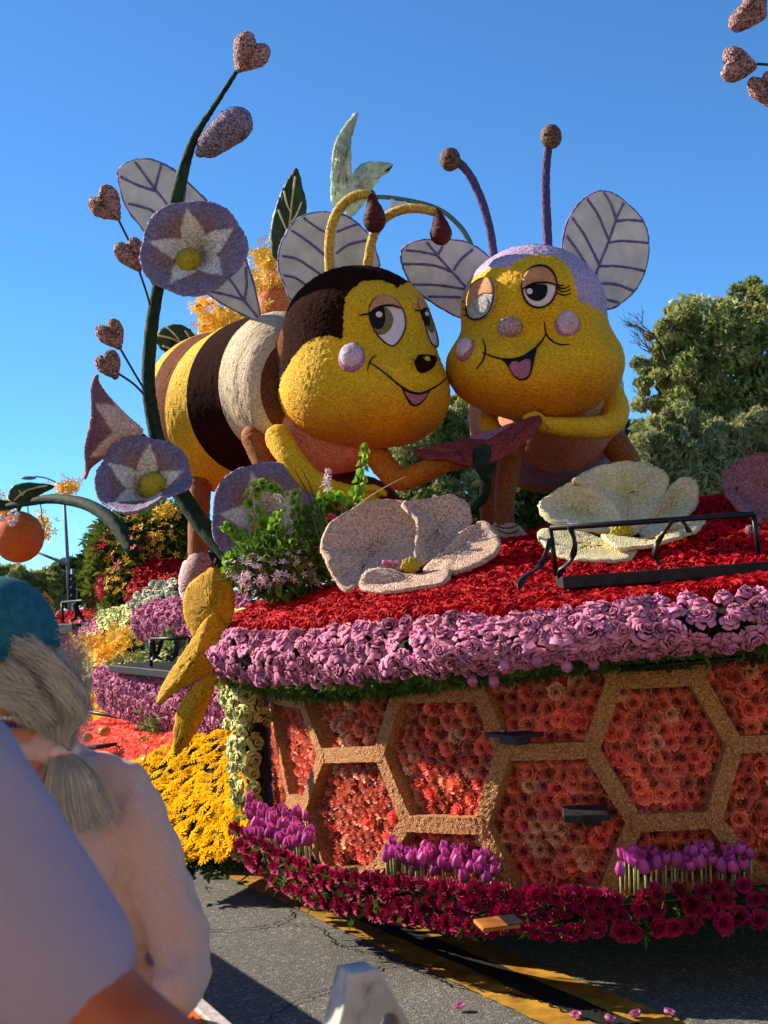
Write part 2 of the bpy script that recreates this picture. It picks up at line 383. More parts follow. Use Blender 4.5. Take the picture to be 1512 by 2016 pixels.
# ------------------------------------------------------------------ patches
class Patch:
    def __init__(s, rows, toward=None):
        s.g = [[np.array(P(*c)) for c in r] for r in rows]; s.t = toward
        s.u = [catmull(r, 8) for r in s.g]; s.nr = len(rows); s.nc = len(s.u[0])
        cols = [catmull([s.u[r][c] for r in range(s.nr)], 8) for c in range(s.nc)]
        s.A = np.array(cols).transpose(1, 0, 2)           # rows x cols x 3
        dv = np.gradient(s.A, axis=0); du = np.gradient(s.A, axis=1); n = np.cross(du, dv)
        n /= np.linalg.norm(n, axis=2, keepdims=True) + 1e-9
        ref = np.array(toward if toward is not None else (-0.1, -1, 0.5)); sg = np.sign(n @ ref); sg[sg == 0] = 1
        s.N = n * sg[..., None]
    def at(s, u, v):
        R, Cn = s.A.shape[:2]; x = min(max(u, 0), 1) * (Cn - 1); y = min(max(v, 0), 1) * (R - 1)
        i, j = min(int(y), R - 2), min(int(x), Cn - 2); a, b = y - i, x - j
        f = lambda Q: (Q[i, j] * (1 - a) * (1 - b) + Q[i + 1, j] * a * (1 - b) + Q[i, j + 1] * (1 - a) * b + Q[i + 1, j + 1] * a * b)
        n = f(s.N); return f(s.A), n / (np.linalg.norm(n) + 1e-9)
    def scatter(s, sp, jit=.3):
        R = s.A.shape[0]; hl = max(np.linalg.norm(np.diff(s.A[:, c], axis=0), axis=1).sum() for c in (0, s.A.shape[1] // 2, -1))
        nr = max(1, int(hl / (sp * .87))); out = []
        for i in range(nr + 1):
            v = i / max(nr, 1); row = s.A[min(int(round(v * (R - 1))), R - 1)]
            n = max(1, int(np.linalg.norm(np.diff(row, axis=0), axis=1).sum() / sp))
            for k in range(n):
                u = (k + (.5 if i % 2 else 0) + random.uniform(-jit, jit)) / n
                out.append(s.at(u, v + random.uniform(-jit, jit) / max(nr, 1)))
        return out
    def surface(s, name, m, parent=None, sink=0.0, kind=None, label=None):
        V = (s.A - s.N * sink).reshape(-1, 3); R, Cn = s.A.shape[:2]
        Fc = [(i * Cn + j, i * Cn + j + 1, (i + 1) * Cn + j + 1, (i + 1) * Cn + j) for i in range(R - 1) for j in range(Cn - 1)]
        return mo(name, V, Fc, m, parent, kind=kind)
def jn(n, a=.25):
    return Vector(n) + Vector([random.uniform(-a, a) for _ in range(3)])
def bed(name, label, cat, patch, pr, m, size, sp, part, ja=.3, jit=.3, base=None, sink=.05, squash=1, group=None, lift=0, limit=300, sizevar=.15, extra=None, lean=(0, 0, 0)):
    c = patch.A.reshape(-1, 3).mean(0); t = thing(name, label, cat, tuple(c), group)
    patch.surface('flower_backing', base or M['darkgreen'], t, sink)
    sp_ = [orient(Vector(p) + Vector(n) * lift, jn(n, ja) + Vector(lean), size * random.uniform(1 - sizevar, 1 + sizevar), squash=squash) for p, n in patch.scatter(sp, jit)]
    if extra: sp_ += extra
    plant_many(part, pr, sp_, t, m, limit)
    return t

# ------------------------------------------------------------------ sky is the World; ground and road
def asphalt():
    m = bpy.data.materials.new('asphalt'); m.use_nodes = True; t = m.node_tree; N = t.nodes; L = t.links; b = N['Principled BSDF']
    tc = N.new('ShaderNodeTexCoord'); v = N.new('ShaderNodeTexVoronoi'); v.inputs['Scale'].default_value = 85; L.new(tc.outputs['Object'], v.inputs[0])
    n = N.new('ShaderNodeTexNoise'); n.inputs['Scale'].default_value = 1.2; n.inputs['Detail'].default_value = 6; L.new(tc.outputs['Object'], n.inputs[0])
    n2 = N.new('ShaderNodeTexNoise'); n2.inputs['Scale'].default_value = 30; n2.inputs['Detail'].default_value = 6; L.new(tc.outputs['Object'], n2.inputs[0])
    sp = N.new('ShaderNodeSeparateColor'); L.new(v.outputs['Color'], sp.inputs[0])
    r = N.new('ShaderNodeValToRGB'); L.new(sp.outputs[0], r.inputs[0]); r.color_ramp.elements[0].color = (.085, .078, .066, 1); r.color_ramp.elements[1].color = (.38, .35, .29, 1)
    e = r.color_ramp.elements.new(.85); e.color = (.15, .14, .118, 1)
    m1 = N.new('ShaderNodeMix'); m1.data_type = 'RGBA'; m1.blend_type = 'MULTIPLY'; m1.inputs[0].default_value = .8
    rr = N.new('ShaderNodeValToRGB'); L.new(n.outputs[0], rr.inputs[0]); rr.color_ramp.elements[0].position = .35; rr.color_ramp.elements[0].color = (.62, .62, .62, 1); rr.color_ramp.elements[1].position = .65
    L.new(r.outputs[0], m1.inputs[6]); L.new(rr.outputs[0], m1.inputs[7])
    L.new(m1.outputs[2], b.inputs['Base Color']); b.inputs['Roughness'].default_value = .85
    ad = N.new('ShaderNodeMath'); ad.operation = 'ADD'; L.new(v.outputs['Distance'], ad.inputs[0]); L.new(n2.outputs[0], ad.inputs[1])
    bp = N.new('ShaderNodeBump'); bp.inputs['Strength'].default_value = .8; bp.inputs['Distance'].default_value = .006; L.new(ad.outputs[0], bp.inputs['Height']); L.new(bp.outputs[0], b.inputs['Normal'])
    return m
mo('ground', [(-1500, -60, GZ - .06), (1500, -60, GZ - .06), (1500, 2500, GZ - .06), (-1500, 2500, GZ - .06)], [(0, 1, 2, 3)], mat('park_ground', '4a4a36', '6a6648', scale=.3, bump=.2), kind='structure', smooth=False)
mo('road', [(-40, -12, GZ), (25, -12, GZ), (25, 34, GZ), (-40, 34, GZ)], [(0, 1, 2, 3)], asphalt(), kind='structure', smooth=False)
mo('bounce_sidewalk', [(-40, -30, GZ + .14), (40, -30, GZ + .14), (40, -1.2, GZ + .14), (-40, 1.2, GZ + .14)], [(0, 1, 2, 3)], mat('pale_concrete', '9c9484', 'b4ac9c', scale=6, bump=.2, big=.8), kind='structure', smooth=False)  # added pavement, unseen behind the camera, kept pale to bounce light upward
LA, LB = G(643, 1819), G(1062, 2015); LD = (LA - LB).normalized(); LN = Vector((-LD.y, LD.x, 0)); LN = LN if LN.x > 0 else -LN
def paint():
    m = mat('worn_yellow_paint', 'a8761c', 'c8942c', scale=7, rough=.7, bump=.3, bdist=.003, big=.45, bscale=9)
    return m
def strip(a, b, o0, o1, z, name, m, n=60, rag=.006):
    V = []
    for i in range(n + 1):
        p = LB + LD * (a + (b - a) * i / n)
        V += [p + LN * (o0 + random.uniform(-rag, rag)) + Vector((0, 0, z)), p + LN * (o1 + random.uniform(-rag, rag)) + Vector((0, 0, z))]
    mo(name, V, [(2 * i, 2 * i + 1, 2 * i + 3, 2 * i + 2) for i in range(n)], m, kind='structure', smooth=False)
strip(-3, 16, .165, .33, .004, 'tar_strip', mat('tar', '0a0a0a', '161616', scale=30, bump=.3))
strip(-3, 16, 0, .17, .008, 'road_marking', paint(), 260)
strip(-3, 16, .32, .48, .008, 'road_marking', paint(), 260)
def crack(pts, w_):
    pts = [G(*p) for p in pts]; q = catmull([tuple(p) for p in pts], 10); V = []
    for i, p in enumerate(q):
        d = Vector(q[min(i + 1, len(q) - 1)]) - Vector(q[max(i - 1, 0)]); nn = Vector((-d.y, d.x, 0)).normalized()
        c = Vector(p) + nn * random.uniform(-.02, .02) + Vector((0, 0, .012)); ww = w_ * random.uniform(.3, 1.2)
        V += [c - nn * ww, c + nn * ww]
    mo('asphalt_crack', V, [(2 * i, 2 * i + 1, 2 * i + 3, 2 * i + 2) for i in range(len(q) - 1)], MATS['tar'], kind='structure', smooth=False)
crack([(405, 1835), (470, 1832), (545, 1822), (580, 1795), (600, 1770)], .008)
crack([(575, 1822), (625, 1828), (665, 1862), (730, 1880), (800, 1905)], .006)
crack([(520, 2016), (600, 1970), (640, 1955)], .005)
crack([(640, 1955), (700, 1930), (800, 1900), (990, 1940), (1100, 1990), (1230, 2030)], .007)
crack([(800, 1905), (900, 1945), (1010, 1962), (1140, 1985), (1200, 2000)], .007)

# ------------------------------------------------------------------ float skirt (honeycomb)
plan_px = [(2300, 6.5), (2000, 6.3), (1700, 6.22), (1500, 6.18), (1200, 6.2), (1040, 6.3), (900, 6.48), (760, 6.8), (650, 7.25), (575, 7.8), (530, 8.5), (517, 9.3), (512, 10.2)]
plan0 = [P(x, 1330, d) for x, d in plan_px]
plan = np.array([p[:2] for p in catmull([tuple(p) for p in plan0], 12)])
tg = np.gradient(plan, axis=0); tg /= np.linalg.norm(tg, axis=1, keepdims=True)
pn = np.stack([tg[:, 1], -tg[:, 0]], 1); pn *= np.sign((pn @ np.array([-.6, -1])))[:, None]
SS = np.concatenate([[0], np.cumsum(np.linalg.norm(np.diff(plan, axis=0), axis=1))])
def surf(s, z, off=0.0):
    x = np.interp(s, SS, plan[:, 0]); y = np.interp(s, SS, plan[:, 1]); nx = np.interp(s, SS, pn[:, 0]); ny = np.interp(s, SS, pn[:, 1])
    l = math.hypot(nx, ny); return Vector((x + nx / l * off, y + ny / l * off, z))
def snorm(s):
    return Vector((np.interp(s, SS, pn[:, 0]), np.interp(s, SS, pn[:, 1]), 0)).normalized()
def hit(px, py, off=0.0):
    r = ray(px, py); r2 = np.array([r.x, r.y]); Q = plan + pn * off; best = None
    for i in range(len(Q) - 1):
        a, b = Q[i], Q[i + 1]; e = b - a; den = r2[0] * e[1] - r2[1] * e[0]
        if abs(den) < 1e-9: continue
        t = (a[0] * e[1] - a[1] * e[0]) / den; u = (a[0] * r2[1] - a[1] * r2[0]) / den
        if -0.001 <= u <= 1.001 and t > 0 and (best is None or t < best[0]): best = (t, SS[i] + u * (SS[i + 1] - SS[i]))
    if best is None: return None
    return best[1], CAMZ + r.z * best[0]
nodes = dict(n1=(991, 1482), n2=(1163, 1477), n3=(1210, 1341), n4=(1370, 1333), n5=(1447, 1467), n6=(1404, 1614), n7=(1250, 1620), b1=(1194, 1760), b2=(1017, 1772),
 n9=(946, 1626), n10=(801, 1621), n11=(745, 1484), n12=(781, 1369), n13=(944, 1365), n14=(737, 1722), n15=(638, 1722), n16=(598, 1591), n17=(568, 1577), n18=(634, 1488),
 n19=(594, 1381), n20=(531, 1369), n21=(556, 1625), n22=(1560, 1462), n23=(1505, 1740), n24=(1395, 1290), n25=(924, 1300), n26=(811, 1300), n27=(1180, 1265), n28=(640, 1330), n29=(1590, 1600), n30=(1640, 1740))
bars = 'n1-n2 n2-n3 n3-n4 n4-n5 n5-n6 n6-n7 n7-n2 n7-b1 b1-b2 b2-n9 n9-n1 n9-n10 n10-n11 n11-n12 n12-n13 n13-n1 n10-n14 n14-n15 n15-n16 n16-n17 n18-n11 n18-n16 n18-n19 n19-n20 n20-n17 n17-n21 n5-n22 n6-n23 n4-n24 n13-n25 n12-n26 n3-n27 n19-n28 n22-n29 n29-n30'.split()
NS = {k: hit(*v) for k, v in nodes.items()}
NS['n20'] = NS['n20'] or hit(534, 1369)
skirt = thing('honeycomb_skirt', 'honeycomb skirt of cork coloured hexagon bars round the rounded front of the float', 'float skirt', (0.9, 6.4, .2))
for bi, bn in enumerate(bars):
    a, b = bn.split('-')
    if NS.get(a) is None or NS.get(b) is None: continue
    (s0, z0), (s1, z1) = NS[a], NS[b]; L_ = math.hypot(s1 - s0, z1 - z0); n = max(6, int(L_ / .012)); hw = .0385
    ds, dz = (s1 - s0) / L_, (z1 - z0) / L_; V, Fc = [], []; e = .016; fo = (bi % 6) * .0022; dep = -.125; NW = 6
    for i in range(n + 1):
        q = -e + (L_ + 2 * e) * i / n; cs, cz = s0 + ds * q, z0 + dz * q
        for j in range(NW + 1):
            wv = (j / NW * 2 - 1) * hw; V.append(surf(cs - dz * wv + random.uniform(-.002, .002), cz + ds * wv + random.uniform(-.002, .002), fo + random.uniform(-.003, .003)))
        for wv in (hw, -hw): V.append(surf(cs - dz * wv, cz + ds * wv, dep))
    K = NW + 3; order = list(range(NW + 1)) + [NW + 1, NW + 2]
    for i in range(n):
        for j in range(K):
            a_, b_ = order[j], order[(j + 1) % K]; Fc.append((i * K + a_, i * K + b_, (i + 1) * K + b_, (i + 1) * K + a_))
    Fc += [tuple(order), tuple(n * K + k for k in order[::-1])]
    mo('hexagon_bar', V, Fc, M['bar'], skirt, smooth=False)
# backing board, black under-skirt, cap over the top
def wall_sheet(name, m, off, z0, z1, parent, s0=0, s1=SS[-1], n=90, kind=None):
    V = []
    for i in range(n + 1):
        s = s0 + (s1 - s0) * i / n; V += [surf(s, z0, off), surf(s, z1, off)]
    return mo(name, V, [(2 * i, 2 * i + 1, 2 * i + 3, 2 * i + 2) for i in range(n)], m, parent, kind=kind)
wall_sheet('backing_board', M['back'], -.12, .18, 1.46, skirt)
PR_carn = protos('carnation', carn_geo, M['carn'], 5); PR_carnp = protos('carnation', carn_geo, M['carnp'], 3)
def near_bar(s, z, off=0.0, w_=.03):
    for bn in bars:
        a, b = bn.split('-')
        if NS.get(a) is None or NS.get(b) is None: continue
        a, b = NS[a], NS[b]; ex, ey = b[0] - a[0], b[1] - a[1]; t = max(0, min(1, ((s - a[0]) * ex + (z - a[1]) * ey) / (ex * ex + ey * ey)))
        if math.hypot(s - a[0] - ex * t, z - a[1] - ey * t) < w_: return True
    return False
sp1, sp2 = [], []
z = .24; row = 0
while z < 1.40:
    s = (row % 2) * .038
    while s < SS[-1] - .1:
        ss, zz = s + random.uniform(-.019, .019), z + random.uniform(-.016, .016)
        if not near_bar(ss, zz) and random.random() > .04:
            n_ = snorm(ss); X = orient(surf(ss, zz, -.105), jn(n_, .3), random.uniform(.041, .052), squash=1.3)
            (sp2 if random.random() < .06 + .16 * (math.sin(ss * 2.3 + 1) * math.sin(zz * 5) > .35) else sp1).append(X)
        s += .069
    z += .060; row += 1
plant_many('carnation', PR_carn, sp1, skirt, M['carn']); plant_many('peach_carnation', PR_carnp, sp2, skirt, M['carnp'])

# float body under everything
body = thing('float_deck', 'dark green float chassis under the red rose bed behind the honeycomb skirt', 'float', (1.0, 8, .1))
wall_sheet('under_skirt', M['skirt'], -.30, .03, .3, body)
wall_sheet('inner_wall', M['skirt'], -.135, .16, 1.5, body)
V = []
for i in range(0, len(plan), 4):
    q = plan[i] - pn[i] * .13; V += [(q[0], q[1], .16)]
nb = len(V); V += [(-1.5, 13, .16), (7, 13, .16)]
mo('chassis_floor', V, [tuple(range(len(V)))], M['skirt'], body, smooth=False)

# red rose mound
mound = Patch([
 [(424, 1250, 8.7), (462, 1248, 8.0), (640, 1243, 7.0), (860, 1224, 6.38), (1060, 1218, 6.12), (1280, 1192, 6.02), (1512, 1165, 6.0), (1800, 1140, 6.1), (2050, 1120, 6.2)],
 [(510, 1205, 8.9), (560, 1195, 8.3), (700, 1183, 7.5), (870, 1172, 7.1), (1050, 1160, 6.9), (1280, 1158, 6.8), (1512, 1130, 6.8), (1780, 1110, 6.8), (2000, 1095, 6.9)],
 [(540, 1200, 9.4), (600, 1180, 9.1), (720, 1150, 8.6), (870, 1105, 8.3), (1050, 1085, 8.1), (1280, 1055, 8.0), (1512, 1020, 7.9), (1740, 1000, 7.9), (1950, 990, 8.0)],
 [(560, 1200, 10.2), (640, 1180, 10.), (740, 1140, 9.6), (880, 1085, 9.5), (1050, 1060, 9.4), (1250, 1010, 9.2), (1420, 992, 9.0), (1650, 985, 9.), (1800, 980, 9.0)]], toward=(0, -.5, 1))
PR_roser = protos('rose', rose_geo, M['roser'], 4)
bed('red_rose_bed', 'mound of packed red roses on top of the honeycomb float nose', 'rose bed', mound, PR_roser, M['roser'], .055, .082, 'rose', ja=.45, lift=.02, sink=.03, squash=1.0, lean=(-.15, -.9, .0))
# lavender rose border rolled over the rim
top = [(412, 1270, 8.75), (450, 1252, 7.9), (560, 1258, 7.25), (700, 1244, 6.72), (860, 1230, 6.28), (1000, 1228, 6.08), (1140, 1212, 5.98), (1290, 1193, 5.92), (1512, 1172, 5.9), (1760, 1150, 6.0), (2000, 1130, 6.1)]
mid = [(405, 1310, 8.9), (428, 1290, 7.8), (555, 1300, 7.10), (700, 1292, 6.56), (860, 1280, 6.1), (1000, 1274, 5.92), (1140, 1256, 5.84), (1290, 1240, 5.78), (1512, 1222, 5.76), (1760, 1200, 5.84), (2000, 1180, 5.9)]
bot = [(425, 1330, 8.95), (440, 1322, 7.95), (560, 1340, 7.16), (700, 1332, 6.6), (860, 1312, 6.14), (1000, 1302, 5.96), (1140, 1284, 5.86), (1290, 1272, 5.82), (1512, 1262, 5.8), (1760, 1240, 5.9), (2000, 1220, 6.0)]
lavp = Patch([[(x, y + 5, d) for x, y, d in top], mid, [(x, y - 5, d) for x, y, d in bot]], toward=(-.3, -1, .2))
PR_rosel = protos('lilac_rose', rose_geo, M['rosel'], 8); PR_bud = protos('lilac_bud', bud_geo, M['rosep'], 3)
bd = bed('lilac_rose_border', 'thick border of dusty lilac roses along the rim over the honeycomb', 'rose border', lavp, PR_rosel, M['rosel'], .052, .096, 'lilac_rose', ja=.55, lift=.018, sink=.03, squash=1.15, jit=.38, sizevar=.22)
for (x, y, d) in [(930, 1328, 6.05), (972, 1330, 6.02), (1055, 1290, 5.85), (1036, 1270, 5.85), (1112, 1300, 5.86), (1280, 1275, 5.8), (1440, 1258, 5.76), (1330, 1262, 5.8), (995, 1300, 5.9), (1165, 1295, 5.85)]:
    obj('rose_bud', PR_bud[random.randrange(3)][0], bd, orient(P(x, y, d), (random.uniform(-.4, .4), -.5, -1.0), .042))
# mossy underside between border and honeycomb
under = Patch([bot, [(470, 1335, 8.7), (500, 1345, 8.2), (585, 1362, 7.5), (700, 1362, 6.95), (860, 1340, 6.55), (1000, 1325, 6.35), (1140, 1308, 6.25), (1290, 1296, 6.2), (1512, 1280, 6.2), (1760, 1260, 6.3), (2000, 1240, 6.4)]], toward=(-.2, -1, -.6))
PR_blade = protos('fern_tuft', blade_geo, M['grass'], 4)
t_ = thing('moss_fringe', 'strip of dark fern tucked under the lilac rose border above the honeycomb', 'greenery', (0, 6.3, 1.3))
under.surface('moss_backing', M['green'], t_, 0)
merged('fern_fringe', PR_blade, [orient(Vector(p), jn(n, .5), random.uniform(.04, .08)) for p, n in under.scatter(.035, .5)], M['grass'], t_)
# wine carnation hem along the bottom
hem_t = [(x, y - 62, d) for x, y, d in [(440, 1700, 8.75), (470, 1712, 8.3), (560, 1758, 7.35), (640, 1790, 6.92), (760, 1812, 6.45), (900, 1822, 6.15), (1040, 1838, 6.0), (1200, 1838, 5.9), (1500, 1812, 5.88), (1800, 1795, 5.95), (2050, 1780, 6.0)]]
hem_b = [(x, y, d - .03) for x, y, d in [(440, 1668, 8.75), (470, 1680, 8.3), (560, 1740, 7.35), (640, 1775, 6.92), (760, 1800, 6.45), (900, 1820, 6.15), (1040, 1832, 6.0), (1200, 1836, 5.9), (1500, 1812, 5.88), (1800, 1795, 5.95), (2050, 1780, 6.0)]]
hem_t = [(x, b[1] - 70 * 6 / d, d + .02) for (x, y, d), b in zip(hem_t, hem_b)]
hemp = Patch([hem_t, hem_b], toward=(-.3, -1, .3))
PR_carnm = protos('wine_carnation', carn_geo, M['carnm'], 4)
hem = bed('wine_carnation_hem', 'hem of wine red carnations with fern along the bottom edge of the float', 'flower border', hemp, PR_carnm, M['carnm'], .044, .078, 'wine_carnation', ja=.5, lift=.01, jit=.4, sink=.04, squash=1.1, base=M['green'])
merged('fern_fringe', PR_blade, [orient(Vector(p) + Vector((0, 0, -.01)), jn(n, .8), random.uniform(.04, .085)) for p, n in hemp.scatter(.05, .5)], M['grass'], hem)
shelf = Patch([[(x, y, d + .24) for x, y, d in hem_t], [(x, y + 8, d) for x, y, d in hem_t]], toward=(0, -.2, 1))
sh_ = shelf.surface('planting_shelf', M['green'], hem, .02)
# tulips on the shelf
PR_tul = protos('tulip', tulip_geo, M['tulip'], 5)
def tulip_row(label, x0, x1, y0, y1, dfun, rows, group):
    c = P((x0 + x1) / 2, (y0 + y1) / 2, dfun((x0 + x1) / 2)); t = thing('tulip_clump', label, 'tulips', c, group)
    for r in range(rows):
        dd = dfun((x0 + x1) / 2) + r * .055; n = int((x1 - x0) / (F * .048 / dd))
        for k in range(n):
            x = x0 + (k + .5 + (r % 2) * .5 + random.uniform(-.2, .2)) * (x1 - x0) / n; u = (x - x0) / (x1 - x0)
            d = dfun(x) + r * .055; y = y0 + (y1 - y0) * u - r * 9 + random.uniform(-14, 14)
            p = P(x, y, d); up = Vector((random.uniform(-.45, .35), random.uniform(-.75, .0), 1))
            o = obj('tulip', PR_tul[random.randrange(5)][0], t, orient(p, up, .032 * random.uniform(.85, 1.15)))
            b = MB(); q = p - up.normalized() * .03; b.tube([q, q + Vector((0, .01, -.06)), q + Vector((0, .03, -.14))], [.0045] * 3, 5)
            b.build('tulip_stem', mat('tulip_stem_green', '8c9c5c', 'b4be84', scale=20, rough=.6), o)
tulip_row('purple tulips massed in sunlight at the left corner of the honeycomb', 480, 612, 1632, 1668, lambda x: 8.05 - (x - 480) * .0075, 7, 'purple tulip clumps on the lower shelf')
tulip_row('row of purple tulips below the shaded hexagon in the middle of the float', 752, 972, 1690, 1716, lambda x: 6.48 - (x - 752) * .0014, 4, 'purple tulip clumps on the lower shelf')
tulip_row('row of upright purple tulips with tall pale stems at the right end of the float', 1212, 1478, 1702, 1690, lambda x: 5.95, 3, 'purple tulip clumps on the lower shelf')
# ------------------------------------------------------------------ sheets: thick curved petals and leaves
def sheet(name, outline, center, m, parent, bulge=0.0, bdir=None, rings=9, sub=6, thick=.02, colf=None, ruffle=0.0, rough=.0025, closed_smooth=True):
    o = catmull([tuple(P(*q)) for q in outline], sub, True) if closed_smooth else [np.array(P(*q)) for q in outline]
    c = np.array(P(*center)); n = len(o); bd_ = np.array(bdir if bdir is not None else TOCAM)
    V = [tuple(c + bd_ * bulge)]; C = [colf(0, 0) if colf else (1, 1, 1)]
    for i in range(1, rings + 1):
        q = i / rings
        for k in range(n):
            p = c + (o[k] - c) * q + bd_ * (bulge * (1 - q * q)) + bd_ * (ruffle * q * q * math.sin(k / n * 2 * math.pi * 7))
            V.append(tuple(p + RNG.normal(0, rough, 3))); C.append(colf(q, k / n) if colf else (1, 1, 1))
    Fc = [(0, 1 + k, 1 + (k + 1) % n) for k in range(n)]
    for i in range(rings - 1):
        a, b = 1 + i * n, 1 + (i + 1) * n; Fc += [(a + k, b + k, b + (k + 1) % n, a + (k + 1) % n) for k in range(n)]
    ob = mo(name, V, Fc, m, parent, col=C)
    s = ob.modifiers.new('solid', 'SOLIDIFY'); s.thickness = thick; s.offset = 0
    return ob
def on_plane(px, py, c, n):
    r = ray(px, py); t = (c - CAM).dot(n) / r.dot(n); return CAM + r * t
def flat_slab(name, outline, c, n, m, parent, thick=.03, sub=5, fuzzrim=.004):
    n = Vector(n).normalized(); o = [Vector(p) for p in catmull([tuple(on_plane(x, y, c, n)) for x, y in outline], sub, True)]
    V = [p + n * (thick / 2) for p in o] + [p - n * (thick / 2) for p in o]; k = len(o)
    Fc = [tuple(range(k)), tuple(range(2 * k - 1, k - 1, -1))] + [(i, k + i, k + (i + 1) % k, (i + 1) % k) for i in range(k)]
    return mo(name, V, Fc, m, parent, smooth=False), o
def cr(pts, sc, ox, oy): return [(ox + x / sc, oy + y / sc) for x, y in pts]
def wing(outline, veins, cpx, n, parent, vw=.009, side=1):
    c = P(*cpx); n = Vector(n).normalized()
    if n.dot(TOCAM) < 0: n = -n
    t, o = flat_slab('wing', outline, c, n, M['wing'], parent)
    q = [p + n * 0 for p in o] + [o[0]]
    b = MB(); b.tube(q, .013, 6); b.V = [tuple(x + random.uniform(-.0045, .0045) for x in v) for v in b.V]; b.build('wing_rim', M['vein'], t)
    for v in veins:
        pts = [on_plane(x, y, c, n) + n * .016 for x, y in v]
        b = MB(); b.tube(pts, vw, 6, sub=5); b.V = [tuple(x + random.uniform(-.002, .002) for x in vv) for vv in b.V]; b.build('wing_vein', M['vein'], t)
    return t
# ------------------------------------------------------------------ bee heads as smooth unions of ellipsoids
class Blob:
    def __init__(s, prims, k=.10): s.k = k; s.pr = [(np.array(P(x, y, d)), np.array([rx, ry, rz]) * d / F) for x, y, d, rx, ry, rz in prims]
    def f(s, Q):
        acc = None
        for c, r in s.pr:
            L_ = (Q - c); L_ = np.stack([L_ @ A_r, L_ @ A_u, L_ @ A_f], -1); v = (np.linalg.norm(L_ / r, axis=-1) - 1) * r.min()
            if acc is None: acc = v
            else:
                h = np.clip(.5 + .5 * (acc - v) / s.k, 0, 1); acc = acc * (1 - h) + v * h - s.k * h * (1 - h)
        return acc
    def grad(s, Q):
        e = 1e-3; g = np.stack([s.f(Q + np.eye(3)[i] * e) - s.f(Q - np.eye(3)[i] * e) for i in range(3)], -1); return g / (np.linalg.norm(g, axis=-1, keepdims=True) + 1e-9)
    def build(s, c, sub=7, R=1.3, jit=.003):
        bm = bmesh.new(); bmesh.ops.create_icosphere(bm, subdivisions=sub, radius=1); D = np.array([v.co[:] for v in bm.verts]); Fc = np.array([[v.index for v in f.verts] for f in bm.faces]); bm.free()
        D /= np.linalg.norm(D, axis=1, keepdims=True); lo = np.zeros(len(D)); hi = np.full(len(D), R)
        for _ in range(18):
            md = (lo + hi) / 2; ins = s.f(c + D * md[:, None]) < 0; lo = np.where(ins, md, lo); hi = np.where(ins, hi, md)
        V = c + D * lo[:, None]; return V + RNG.normal(0, jit, V.shape), Fc, D
    def cast(s, px, py):
        r = np.array(ray(px, py)); c = s.pr[0][0]; d0 = (c - A_c) @ A_f; T = np.linspace(d0 - 1.3, d0 + .6, 700); v = s.f(A_c + r * T[:, None])
        i = np.argmax(v < 0) if (v < 0).any() else np.argmin(v)
        p = A_c + r * T[i]; return p, s.grad(p[None])[0]
    def lift(s, pts, h):
        out = []
        for x, y in pts:
            p, g = s.cast(x, y); out.append(Vector(p + g * h))
        return out
    def line(s, name, pts, w_, m, parent, h=.004, sub=8):
        pts = [tuple(q) for q in catmull(pts, sub)]; v = s.lift(pts, h); n = len(v)
        rad = [w_ * (.55 + .45 * math.sin(math.pi * (i + .5) / n)) for i in range(n)]
        b = MB(); b.tube(v, rad, 6); return b.build(name, m, parent)
    def decal(s, name, outline, h, m, parent, sub=5, rings=6, colf=None):
        o = catmull(outline, sub, True); n = len(o); c = np.mean(o, axis=0); pts = [tuple(c)]
        for i in range(1, rings + 1): pts += [tuple(c + (q - c) * i / rings) for q in o]
        V = s.lift(pts, h); skirt_ = s.lift([tuple(q) for q in o], -.01); V += skirt_
        Fc = [(0, 1 + k, 1 + (k + 1) % n) for k in range(n)]
        for i in range(rings):
            a, b = 1 + i * n, 1 + (i + 1) * n; Fc += [(a + k, b + k, b + (k + 1) % n, a + (k + 1) % n) for k in range(n)]
        return mo(name, V, Fc, m, parent)
def inpoly(x, y, poly):
    r = np.zeros(len(x), bool); n = len(poly)
    for i in range(n):
        x0, y0 = poly[i]; x1, y1 = poly[(i + 1) % n]
        if y0 == y1: continue
        c = ((y0 > y) != (y1 > y)) & (x < (x1 - x0) * (y - y0) / (y1 - y0) + x0); r ^= c
    return r
def head_parts(blob, c, poly, hoodmat, parent, ybot, yflip, jit=.0019, orange=(.92, .60, .18)):
    V, Fc, D = blob.build(c, jit=jit); x, y, d = PXa(V); g = blob.grad(V)
    view = V - A_c; view /= np.linalg.norm(view, axis=1, keepdims=True); front = (g * view).sum(1) < .25
    isf = np.where(front, inpoly(x + RNG.normal(0, .7, len(x)), y, poly), y > yflip)
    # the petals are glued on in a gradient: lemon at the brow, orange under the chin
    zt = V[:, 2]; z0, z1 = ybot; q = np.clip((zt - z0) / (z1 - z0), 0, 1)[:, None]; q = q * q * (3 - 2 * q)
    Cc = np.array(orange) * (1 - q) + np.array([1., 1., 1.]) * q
    fm = isf[Fc].sum(1) >= 2
    def sub(mask):
        f = Fc[mask]; u, inv = np.unique(f, return_inverse=True); return u, inv.reshape(-1, 3)
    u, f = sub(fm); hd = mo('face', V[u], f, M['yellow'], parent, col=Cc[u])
    u, f = sub(~fm); hd2 = mo('hood', V[u], f, hoodmat, parent)
    return hd
